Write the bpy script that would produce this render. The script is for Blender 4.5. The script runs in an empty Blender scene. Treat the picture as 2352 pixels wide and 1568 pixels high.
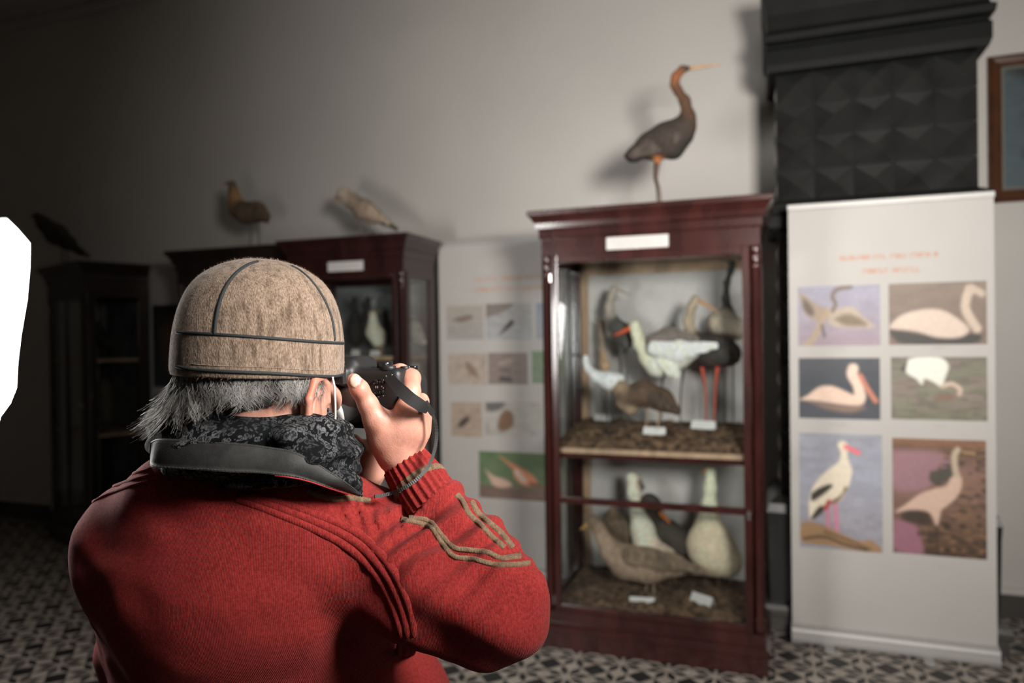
import bpy, math, random
import numpy as np
from mathutils import Vector, Matrix
from mathutils.bvhtree import BVHTree
random.seed(7); rng = np.random.default_rng(7)
S = bpy.context.scene
COL = S.collection
# ---------------------------------------------------------------- camera
YAW, PIT, ROL, CH, FPX = math.radians(19.736), math.radians(-0.3897), math.radians(0.7629), 1.415, 1638.1
_fw = np.array([-math.sin(YAW)*math.cos(PIT), math.cos(YAW)*math.cos(PIT), math.sin(PIT)])
_r = np.array([math.cos(YAW), math.sin(YAW), 0.]); _u = np.cross(_r, _fw)
_c, _s = math.cos(ROL), math.sin(ROL)
_r, _u = _c*_r - _s*_u, _s*_r + _c*_u
CAM = np.array([0, 0, CH])
cd = bpy.data.cameras.new('camera'); cam = bpy.data.objects.new('camera', cd); COL.objects.link(cam)
M = Matrix.Identity(4)
for i in range(3):
    M[i][0] = _r[i]; M[i][1] = _u[i]; M[i][2] = -_fw[i]; M[i][3] = CAM[i]
cam.matrix_world = M
cd.sensor_width = 36.0; cd.lens = FPX/2352*36.0; cd.clip_start = 0.02
cd.dof.use_dof = True; cd.dof.focus_distance = 0.86; cd.dof.aperture_fstop = 3.0
S.camera = cam
# ---------------------------------------------------------------- view, world, lights
S.view_settings.view_transform = 'Standard'; S.view_settings.look = 'None'
S.view_settings.gamma = 1.0; S.view_settings.use_curve_mapping = False
S.view_settings.exposure = 0.0
wd = bpy.data.worlds.new('world'); S.world = wd; wd.use_nodes = True
wd.node_tree.nodes['Background'].inputs[0].default_value = (0.85, 0.9, 1.0, 1)
wd.node_tree.nodes['Background'].inputs[1].default_value = 0.015
def area(name, loc, target, size, power, col=(1, 1, 1), spread=180, sizey=None):
    l = bpy.data.lights.new(name, 'AREA'); l.energy = power; l.color = col; l.size = size
    l.spread = math.radians(spread)
    if sizey: l.shape = 'RECTANGLE'; l.size_y = sizey
    o = bpy.data.objects.new(name, l); COL.objects.link(o); o.location = loc
    o.rotation_euler = (Vector(target)-Vector(loc)).to_track_quat('-Z', 'Y').to_euler()
    return o
KEY = area('wall_lamp', (1.05, -0.25, 1.95), (-0.10, 3.6, 1.85), 0.62, 31, (1.0, 0.95, 0.89), 78)
SIDE = area('side_lamp', (0.88, 0.50, 2.12), (-0.34, 0.88, 1.40), 0.52, 4.3, (1.0, 0.95, 0.90), 33)
FILL = area('fill_light', (0.6, -0.8, 3.8), (0.2, 3.0, 0.8), 1.2, 1.5, (0.9, 0.96, 1.0), 150)  # unseen weak fill, added only to raise the ambient level
SOFTBOX_STRENGTH = 34.0

# ---------------------------------------------------------------- pixel measurements to world points
def ray(px, py): return _fw + (px-1176)/FPX*_r - (py-784)/FPX*_u
def W(px, py, t): return CAM + ray(px, py)*t            # point at depth t along the view axis
def onY(px, py, Y): d = ray(px, py); return CAM + d*(Y/d[1])
def onX(px, py, X): d = ray(px, py); return CAM + d*(X/d[0])
RH = np.array([_r[0], _r[1], 0]); RH /= np.linalg.norm(RH)
FH = np.array([-RH[1], RH[0], 0]); UP = np.array([0, 0, 1.])

# ---------------------------------------------------------------- materials
def s2l(c): return tuple(((x/255)/12.92 if x/255 <= .04045 else ((x/255+.055)/1.055)**2.4) for x in c)
def mat(name, col=(.5, .5, .5), rough=.6, metal=0., spec=.5, vary=0., scale=(8, 8, 8), nscale=5., bump=0., bscale=60., col2=None, emis=None, sheen=0., attr=False, coat=0., detail=4., bstretch=None):
    m = bpy.data.materials.new(name); m.use_nodes = True; nt = m.node_tree; N = nt.nodes; L = nt.links
    b = N['Principled BSDF']; b.inputs['Base Color'].default_value = (*col, 1)
    b.inputs['Roughness'].default_value = rough; b.inputs['Metallic'].default_value = metal
    b.inputs['Specular IOR Level'].default_value = spec
    if coat: b.inputs['Coat Weight'].default_value = coat; b.inputs['Coat Roughness'].default_value = .12
    if sheen: b.inputs['Sheen Weight'].default_value = sheen; b.inputs['Sheen Roughness'].default_value = .5
    if emis: b.inputs['Emission Color'].default_value = (*emis[0], 1); b.inputs['Emission Strength'].default_value = emis[1]
    tc = N.new('ShaderNodeTexCoord'); mp = N.new('ShaderNodeMapping'); L.new(tc.outputs['Object'], mp.inputs[0])
    mp.inputs['Scale'].default_value = scale
    src = None
    if attr:
        a = N.new('ShaderNodeAttribute'); a.attribute_name = 'Col'; src = a.outputs['Color']
    if vary or col2:
        no = N.new('ShaderNodeTexNoise'); L.new(mp.outputs[0], no.inputs['Vector']); no.inputs['Scale'].default_value = nscale; no.inputs['Detail'].default_value = detail
        if col2:
            rp = N.new('ShaderNodeValToRGB'); L.new(no.outputs['Fac'], rp.inputs[0])
            rp.color_ramp.elements[0].color = (*col, 1); rp.color_ramp.elements[1].color = (*col2, 1)
            rp.color_ramp.elements[0].position = .36; rp.color_ramp.elements[1].position = .64
            src = rp.outputs[0]
        if vary:
            mr = N.new('ShaderNodeMapRange'); L.new(no.outputs['Fac'], mr.inputs[0]); mr.inputs[1].default_value = .3; mr.inputs[2].default_value = .7
            mr.inputs[3].default_value = 1-vary; mr.inputs[4].default_value = 1+vary
            mx = N.new('ShaderNodeMix'); mx.data_type = 'RGBA'; mx.blend_type = 'MULTIPLY'; mx.inputs[0].default_value = 1
            if src is None: mx.inputs[6].default_value = (*col, 1)
            else: L.new(src, mx.inputs[6])
            L.new(mr.outputs[0], mx.inputs[7]); src = mx.outputs[2]
    if src is not None: L.new(src, b.inputs['Base Color'])
    if bump:
        n2 = N.new('ShaderNodeTexNoise'); n2.inputs['Scale'].default_value = bscale; n2.inputs['Detail'].default_value = 3
        if bstretch:
            m2 = N.new('ShaderNodeMapping'); L.new(tc.outputs['Object'], m2.inputs[0]); m2.inputs['Scale'].default_value = bstretch; L.new(m2.outputs[0], n2.inputs['Vector'])
        else: L.new(tc.outputs['Object'], n2.inputs['Vector'])
        bp = N.new('ShaderNodeBump'); bp.inputs['Strength'].default_value = bump; bp.inputs['Distance'].default_value = .002
        L.new(n2.outputs['Fac'], bp.inputs['Height']); L.new(bp.outputs[0], b.inputs['Normal'])
    return m
def glass_mat(name, tint=(.93, .95, .95), refl=1.0):
    m = bpy.data.materials.new(name); m.use_nodes = True; nt = m.node_tree; N = nt.nodes; L = nt.links
    N.remove(N['Principled BSDF']); o = N['Material Output']
    t = N.new('ShaderNodeBsdfTransparent'); t.inputs[0].default_value = (*tint, 1)
    g = N.new('ShaderNodeBsdfGlossy'); g.inputs['Roughness'].default_value = .03
    f = N.new('ShaderNodeFresnel'); f.inputs[0].default_value = 1.5
    mm = N.new('ShaderNodeMath'); mm.operation = 'MULTIPLY'; mm.inputs[1].default_value = refl; L.new(f.outputs[0], mm.inputs[0])
    x = N.new('ShaderNodeMixShader'); L.new(mm.outputs[0], x.inputs[0]); L.new(t.outputs[0], x.inputs[1]); L.new(g.outputs[0], x.inputs[2]); L.new(x.outputs[0], o.inputs[0])
    return m
MT = {}
MT['wall'] = mat('wall_paint', (.60, .575, .545), .85, vary=.05, scale=(1, 1, 1), nscale=1.3, bump=.25, bscale=45)
MT['ceil'] = mat('ceiling_paint', (.55, .54, .52), .9)
MT['trimw'] = mat('white_trim', (.62, .60, .58), .5)
MT['trimd'] = mat('dark_skirting', (.07, .065, .06), .45)
MT['mahog'] = mat('mahogany', (.042, .010, .0085), .26, vary=.45, scale=(1.2, 1.2, .35), nscale=9, coat=.4, bump=.08, bscale=30)
MT['mahogd'] = mat('dark_mahogany', (.030, .009, .008), .3, vary=.4, scale=(1.2, 1.2, .35), nscale=9, coat=.3)
MT['black_wood'] = mat('blackened_wood', (.022, .014, .012), .32, vary=.35, scale=(1, 1, .3), nscale=8, coat=.3)
MT['pine'] = mat('bare_wood', (.45, .30, .19), .6, vary=.25, scale=(2, 2, .5), nscale=12)
MT['backp'] = mat('grey_backing', (.54, .51, .49), .85, vary=.12, scale=(1, 1, 1), nscale=6)
MT['backd'] = mat('dark_backing', (.085, .09, .09), .85, vary=.5, scale=(1, 1, 1), nscale=7)
MT['glass'] = glass_mat('pane_glass', refl=.45)
MT['straw'] = mat('straw_ground', (.035, .020, .012), .9, col2=(.20, .12, .07), scale=(1, 1, 1), nscale=38, detail=8, bump=1.0, bscale=90)
MT['card'] = mat('card', (.72, .70, .68), .7, vary=.04, nscale=20)
MT['steel'] = mat('brushed_steel', (.6, .58, .56), .3, metal=1)
MT['silver'] = mat('silver_bar', (.50, .49, .475), .5, metal=.3)
MT['vinyl'] = mat('banner_vinyl', (.54, .515, .49), .55, vary=.02, scale=(1, 1, 1), nscale=4)
MT['print'] = mat('photo_print', attr=True, rough=.5, vary=.07, scale=(1, 1, 1), nscale=55)
MT['text'] = mat('orange_lettering', (.66, .28, .16), .7)
MT['caption'] = mat('grey_lettering', (.48, .46, .43), .7)
MT['stove_crown'] = mat('dull_dark_glaze', (.005, .0055, .0055), .6, spec=.2, vary=.3, scale=(1, 1, 1), nscale=7)
MT['stove'] = mat('dark_glaze', (.02, .0205, .02), .30, spec=.8, vary=.3, scale=(1, 1, 1), nscale=7)
MT['feather'] = mat('feathers', attr=True, rough=.85, vary=.2, scale=(1, 1, 1), nscale=70, bump=.8, bscale=120)
MT['horn'] = mat('beak_horn', attr=True, rough=.5, vary=.15, nscale=12)
MT['black_plastic'] = mat('black_plastic', (.012, .012, .013), .48, bump=.12, bscale=1500)
MT['gloss_black'] = mat('gloss_black', (.01, .01, .011), .14)
MT['black_cloth'] = mat('black_cloth', (.012, .012, .014), .8)
MT['white_mark'] = mat('white_mark', (.75, .78, .82), .5)

# ---------------------------------------------------------------- mesh helpers
def link(o, parent=None):
    COL.objects.link(o)
    if parent is not None: o.parent = parent
    return o
def mesh(name, v, f, m, parent=None, smooth=False, cols=None):
    me = bpy.data.meshes.new(name)
    me.from_pydata([tuple(map(float, p)) for p in v], [], [tuple(map(int, q)) for q in f]); me.update()
    if m is not None: me.materials.append(m)
    if smooth: me.polygons.foreach_set('use_smooth', [True]*len(me.polygons))
    if cols is not None:
        a = me.color_attributes.new('Col', 'FLOAT_COLOR', 'POINT')
        c = np.ones((len(v), 4)); c[:, :3] = cols; a.data.foreach_set('color', c.ravel())
    return link(bpy.data.objects.new(name, me), parent)
def empty(name, loc=(0, 0, 0), rz=0.):
    o = bpy.data.objects.new(name, None); COL.objects.link(o); o.location = loc; o.rotation_euler = (0, 0, rz)
    o.empty_display_size = .1; return o
def tag(o, label=None, cat=None, group=None, kind=None):
    if label: o['label'] = label
    if cat: o['category'] = cat
    if group: o['group'] = group
    if kind: o['kind'] = kind
    return o
def rebase(root, loc):
    """move an empty that already parents world-space children to loc, keeping the children where they are"""
    d = Vector(loc) - root.location
    root.location = loc
    for ch in root.children: ch.location = ch.location - d
class MB:
    def __init__(s): s.v = []; s.f = []
    def add(s, v, f):
        n = len(s.v); s.v += [tuple(p) for p in v]; s.f += [tuple(i+n for i in q) for q in f]; return s
    def box(s, x0, x1, y0, y1, z0, z1, bev=0.):
        if bev <= 0:
            v = [(x0, y0, z0), (x1, y0, z0), (x1, y1, z0), (x0, y1, z0), (x0, y0, z1), (x1, y0, z1), (x1, y1, z1), (x0, y1, z1)]
            return s.add(v, [(0, 3, 2, 1), (4, 5, 6, 7), (0, 1, 5, 4), (1, 2, 6, 5), (2, 3, 7, 6), (3, 0, 4, 7)])
        b = min(bev, (x1-x0)*.45, (y1-y0)*.45, (z1-z0)*.45)
        v = []; 
        def ring(z, i): return [(x0+i+b, y0+i, z), (x1-i-b, y0+i, z), (x1-i, y0+i+b, z), (x1-i, y1-i-b, z), (x1-i-b, y1-i, z), (x0+i+b, y1-i, z), (x0+i, y1-i-b, z), (x0+i, y0+i+b, z)]
        v += ring(z0, b*.8)+ring(z0+b, 0)+ring(z1-b, 0)+ring(z1, b*.8)
        f = [tuple(range(7, -1, -1)), tuple(range(24, 32))]
        for k in range(3):
            for i in range(8): j = (i+1) % 8; f.append((k*8+i, k*8+j, k*8+8+j, k*8+8+i))
        return s.add(v, f)
    def sweep_rect(s, prof, x0, x1, y0, y1, closed_back=True):
        """moulding: profile [(out, z)] swept round the front and two sides of a rectangle (mitred)"""
        v = []; n = len(prof)
        for (o, z) in prof: v += [(x0-o, y1, z), (x0-o, y0-o, z), (x1+o, y0-o, z), (x1+o, y1, z)]
        f = []
        for k in range(n-1):
            for i in range(3): f.append((k*4+i, k*4+i+1, k*4+5+i, k*4+4+i))
            f.append((k*4+3, k*4, k*4+4, k*4+7))
        f.append((3, 2, 1, 0)); m = (n-1)*4; f.append((m, m+1, m+2, m+3))
        return s.add(v, f)
    def lathe(s, prof, c=(0, 0, 0), n=20, axis=None):
        v = []; f = []
        for (r, z) in prof:
            for i in range(n):
                a = 2*math.pi*i/n; v.append((r*math.cos(a), r*math.sin(a), z))
        for k in range(len(prof)-1):
            for i in range(n): j = (i+1) % n; f.append((k*n+i, k*n+j, k*n+n+j, k*n+n+i))
        f.append(tuple(range(n-1, -1, -1))); k = (len(prof)-1)*n; f.append(tuple(range(k, k+n)))
        v = np.array(v)
        if axis is not None:
            q = Vector(axis).to_track_quat('Z', 'Y').to_matrix(); v = v @ np.array(q).T
        return s.add(v+np.array(c), f)
    def tube(s, pts, r, n=8, flat=None):
        pts = np.array(pts, float); m = len(pts); r = np.full(m, r) if np.isscalar(r) else np.array(r)
        t = np.gradient(pts, axis=0); t /= np.linalg.norm(t, axis=1)[:, None]+1e-12
        a = np.array([0, 0, 1.]) if abs(t[0][2]) < .9 else np.array([1., 0, 0]); v = []; f = []
        nrm = np.cross(t[0], a); nrm /= np.linalg.norm(nrm)
        for i in range(m):
            nrm = nrm - t[i]*(nrm@t[i]); nrm /= np.linalg.norm(nrm)+1e-12; b = np.cross(t[i], nrm)
            for k in range(n):
                th = 2*math.pi*k/n; v.append(pts[i]+r[i]*(math.cos(th)*nrm+math.sin(th)*b))
        for i in range(m-1):
            for k in range(n): j = (k+1) % n; f.append((i*n+k, i*n+j, i*n+n+j, i*n+n+k))
        f.append(tuple(range(n-1, -1, -1))); f.append(tuple(range((m-1)*n, m*n)))
        return s.add(v, f)
    def build(s, name, m, parent=None, smooth=False): return mesh(name, s.v, s.f, m, parent, smooth)
def bevel(o, w, seg=2):
    b = o.modifiers.new('bevel', 'BEVEL'); b.width = w; b.segments = seg; b.limit_method = 'ANGLE'; return o
def catmull(pts, n=8):
    P = np.array(pts, float); P = np.vstack([2*P[0]-P[1], P, 2*P[-1]-P[-2]]); out = []
    for i in range(1, len(P)-2):
        for k in range(n):
            t = k/n; a, b, c, d = P[i-1:i+3]
            out.append(.5*((2*b)+(-a+c)*t+(2*a-5*b+4*c-d)*t*t+(-a+3*b-3*c+d)*t**3))
    out.append(P[-2]); return np.array(out)
# ---- value noise
_tab = rng.random((64, 64, 64))
def vnoise(p, sc):
    q = np.asarray(p)*sc; i = np.floor(q).astype(int); f = q-i; f = f*f*(3-2*f); o = 0
    for a in (0, 1):
        for b in (0, 1):
            for c in (0, 1):
                w = (f[..., 0] if a else 1-f[..., 0])*(f[..., 1] if b else 1-f[..., 1])*(f[..., 2] if c else 1-f[..., 2])
                o = o+w*_tab[(i[..., 0]+a) & 63, (i[..., 1]+b) & 63, (i[..., 2]+c) & 63]
    return o
# ---- signed-distance solids turned into one continuous surface (surface nets)
def d_cap(p, a, b, ra, rb):
    a = np.asarray(a); b = np.asarray(b); ab = b-a; L = ab@ab+1e-12
    t = np.clip(((p-a)@ab)/L, 0, 1)
    return np.linalg.norm(p-a-t[..., None]*ab, axis=-1)-(ra+(rb-ra)*t)
def d_ell(p, c, R, rad):
    q = (p-np.asarray(c)) @ np.asarray(R); rad = np.asarray(rad)
    k0 = np.linalg.norm(q/rad, axis=-1); k1 = np.linalg.norm(q/(rad*rad), axis=-1)
    return k0*(k0-1)/(k1+1e-9)
def smin(a, b, k):
    h = np.maximum(k-np.abs(a-b), 0)/k; return np.minimum(a, b)-h*h*k*.25
def field(prims, p):
    """prims: ('c',a,b,ra,rb,k) capsule chain piece, ('e',c,R,rad,k) ellipsoid; returns smooth union"""
    d = None
    for q in prims:
        if q[0] == 'c': e = d_cap(p, *q[1:5]); k = q[5]
        else: e = d_ell(p, *q[1:4]); k = q[4]
        d = e if d is None else smin(d, e, k)
    return d
def surf(fn, lo, hi, res):
    lo = np.array(lo, float); hi = np.array(hi, float); n = np.ceil((hi-lo)/res).astype(int)+2
    ax = [lo[i]+res*np.arange(n[i]) for i in range(3)]
    V = np.empty(n)
    for i0 in range(0, n[0], 24):
        g = np.stack(np.meshgrid(ax[0][i0:i0+24], ax[1], ax[2], indexing='ij'), -1); V[i0:i0+24] = fn(g)
    ins = V < 0
    cnt = sum(ins[a:n[0]-1+a, b:n[1]-1+b, c:n[2]-1+c].astype(np.int8) for a in (0, 1) for b in (0, 1) for c in (0, 1))
    act = (cnt > 0) & (cnt < 8); I = np.argwhere(act); idx = -np.ones(act.shape, int); idx[act] = np.arange(len(I))
    acc = np.zeros((len(I), 3)); num = np.zeros(len(I))
    cs = [(a, b, c) for a in (0, 1) for b in (0, 1) for c in (0, 1)]
    for e1 in cs:
        for k in range(3):
            if e1[k] == 0:
                e2 = list(e1); e2[k] = 1
                v1 = V[I[:, 0]+e1[0], I[:, 1]+e1[1], I[:, 2]+e1[2]]; v2 = V[I[:, 0]+e2[0], I[:, 1]+e2[1], I[:, 2]+e2[2]]
                s = (v1 < 0) != (v2 < 0); t = np.where(s, v1/(v1-v2+1e-20), 0)
                pt = np.array(e1, float)[None].repeat(len(I), 0); pt[:, k] += t
                acc[s] += pt[s]; num[s] += 1
    P = lo+(I+acc/num[:, None])*res
    F = []
    for k in range(3):
        o = [0, 1, 2]; o.remove(k); i_, j_ = o
        if k == 1: i_, j_ = j_, i_
        sl0 = [slice(1, n[q]-1) for q in range(3)]; sl0[k] = slice(0, n[k]-1); sl1 = list(sl0); sl1[k] = slice(1, n[k])
        a = ins[tuple(sl0)]; b = ins[tuple(sl1)]; E = np.argwhere(a != b)
        off = np.ones(3, int); off[k] = 0; G = E+off; sgn = a[tuple(E.T)]
        def cell(di, dj):
            H = G.copy(); H[:, i_] += di; H[:, j_] += dj; return idx[tuple(H.T)]
        q = np.stack([cell(-1, -1), cell(0, -1), cell(0, 0), cell(-1, 0)], 1)
        q[~sgn] = q[~sgn][:, ::-1]; F.append(q)
    F = np.vstack(F); F = F[(F >= 0).all(1)]
    return P, F
def relax(P, F, it=2, w=.5):
    E = np.vstack([F[:, [0, 1]], F[:, [1, 2]], F[:, [2, 3]], F[:, [3, 0]]]); E = np.vstack([E, E[:, ::-1]])
    for _ in range(it):
        acc = np.zeros_like(P); c = np.zeros(len(P))
        for k in range(3): acc[:, k] = np.bincount(E[:, 0], P[E[:, 1], k], len(P))
        c = np.bincount(E[:, 0], minlength=len(P)).astype(float); c[c == 0] = 1
        P = P+w*(acc/c[:, None]-P)
    return P
def normals(P, F):
    n = np.cross(P[F[:, 2]]-P[F[:, 0]], P[F[:, 3]]-P[F[:, 1]]); N = np.zeros_like(P)
    for k in range(3):
        for j in range(4): N[:, k] += np.bincount(F[:, j], n[:, k], len(P))
    return N/(np.linalg.norm(N, axis=1)[:, None]+1e-12)
def solid(prims, res, pad=.02, it=2, post=None):
    lo = np.full(3, 9e9); hi = -lo
    for q in prims:
        if q[0] == 'c':
            for c, rr in ((q[1], q[3]), (q[2], q[4])): lo = np.minimum(lo, np.array(c)-rr); hi = np.maximum(hi, np.array(c)+rr)
        else: rr = max(q[3]); lo = np.minimum(lo, np.array(q[1])-rr); hi = np.maximum(hi, np.array(q[1])+rr)
    fn = (lambda p: field(prims, p)) if post is None else (lambda p: post(p, field(prims, p)))
    P, F = surf(fn, lo-pad, hi+pad, res); return relax(P, F, it), F
def rotm(right, fwd, up=(0, 0, 1)): return np.stack([right, fwd, up], 1)
def bvh_of(P, F): return BVHTree.FromPolygons([tuple(p) for p in P], [tuple(int(i) for i in f) for f in F])
def shoot(bvh, px, py):
    d = ray(px, py); h = bvh.ray_cast(Vector(CAM), Vector(d/np.linalg.norm(d)), 9)
    return (np.array(h[0]), np.array(h[1])) if h[0] is not None else (None, None)
def lay(bvh, pts, off=0., n=6, sm=2):
    out = []
    for q in catmull(pts, n):
        p, nn = shoot(bvh, *q[:2])
        if p is not None: out.append(p+nn*off)
    out = np.array(out)
    for _ in range(sm):
        if len(out) > 3: out[1:-1] = .5*out[1:-1]+.25*(out[:-2]+out[2:])
    return out
# ================================================================ the room
WY = 4.12; CEIL = 4.02
def struct(name, mb, m): return tag(mb.build(name, m), kind='structure')
# floor material: encaustic cement tiles, eight-petalled stars and black diamonds, 0.1945 m repeat
def floor_mat():
    m = bpy.data.materials.new('encaustic_tiles'); m.use_nodes = True; nt = m.node_tree; N = nt.nodes; L = nt.links
    b = N['Principled BSDF']
    g = N.new('ShaderNodeNewGeometry'); sp = N.new('ShaderNodeSeparateXYZ'); L.new(g.outputs['Position'], sp.inputs[0])
    def mth(op, a, b_=None, c=None):
        n = N.new('ShaderNodeMath'); n.operation = op
        for i, q in enumerate((a, b_, c)):
            if q is None: continue
            if isinstance(q, (int, float)): n.inputs[i].default_value = q
            else: L.new(q, n.inputs[i])
        return n.outputs[0]
    P = .1945
    def fold(o, off): return mth('ABSOLUTE', mth('SUBTRACT', mth('FRACT', mth('ADD', mth('MULTIPLY', mth('ADD', o, -off), 1/P), 100.5)), .5))
    x = fold(sp.outputs[0], -.9972); y = fold(sp.outputs[1], 3.043)
    mx = mth('MAXIMUM', x, y); mn = mth('MINIMUM', x, y)
    s = mth('ADD', mth('MULTIPLY', mx, .9239), mth('MULTIPLY', mn, .3827))
    q = mth('ABSOLUTE', mth('SUBTRACT', mth('MULTIPLY', mn, .9239), mth('MULTIPLY', mx, .3827)))
    w = mth('MULTIPLY', mth('SUBTRACT', 1, mth('ABSOLUTE', mth('MULTIPLY', mth('SUBTRACT', s, .31), 1/.232))), .094)
    petal = mth('LESS_THAN', q, w)
    dia = mth('GREATER_THAN', mth('ADD', mx, mn), .712)
    blk = mth('MAXIMUM', petal, dia)
    gap = mth('GREATER_THAN', mx, .493)
    no = N.new('ShaderNodeTexNoise'); L.new(g.outputs['Position'], no.inputs['Vector']); no.inputs['Scale'].default_value = 9; no.inputs['Detail'].default_value = 6
    r1 = N.new('ShaderNodeValToRGB'); L.new(no.outputs['Fac'], r1.inputs[0]); r1.color_ramp.elements[0].position = .3; r1.color_ramp.elements[1].position = .7
    r1.color_ramp.elements[0].color = (.36, .31, .265, 1); r1.color_ramp.elements[1].color = (.56, .49, .43, 1)
    r2 = N.new('ShaderNodeValToRGB'); L.new(no.outputs['Fac'], r2.inputs[0]); r2.color_ramp.elements[0].position = .45; r2.color_ramp.elements[1].position = .75
    r2.color_ramp.elements[0].color = (.014, .015, .016, 1); r2.color_ramp.elements[1].color = (.045, .042, .04, 1)
    a = N.new('ShaderNodeMix'); a.data_type = 'RGBA'; L.new(blk, a.inputs[0]); L.new(r1.outputs[0], a.inputs[6]); L.new(r2.outputs[0], a.inputs[7])
    c = N.new('ShaderNodeMix'); c.data_type = 'RGBA'; L.new(mth('MULTIPLY', gap, .6), c.inputs[0]); L.new(a.outputs[2], c.inputs[6]); c.inputs[7].default_value = (.06, .055, .05, 1)
    L.new(c.outputs[2], b.inputs['Base Color']); b.inputs['Roughness'].default_value = .5
    return m
struct('floor', MB().box(-7, 3.6, -3, 4.3, -.1, 0), floor_mat())
struct('ceiling', MB().box(-7, 3.6, -3, 4.3, CEIL, CEIL+.1), MT['ceil'])
struct('wall_back', MB().box(-7, 3.6, WY, WY+.18, 0, CEIL), MT['wall'])
struct('wall_left', MB().box(-7, -6.82, -3, WY, 0, CEIL), MT['wall'])
struct('wall_right', MB().box(3.42, 3.6, -3, WY, 0, CEIL), MT['wall'])
struct('wall_front', MB().box(-6.82, 3.42, -3, -2.82, 0, CEIL), MT['wall'])
struct('baseboard_back', MB().box(-6.82, 3.42, WY-.022, WY, 0, .118, .004), MT['trimd'])
struct('trim_1', MB().box(-6.82, 3.42, WY-.03, WY, .118, .15, .006), MT['trimw'])
struct('trim_2', MB().box(-6.82, 3.42, WY-.045, WY, CEIL-.07, CEIL, .012), MT['ceil'])

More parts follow.
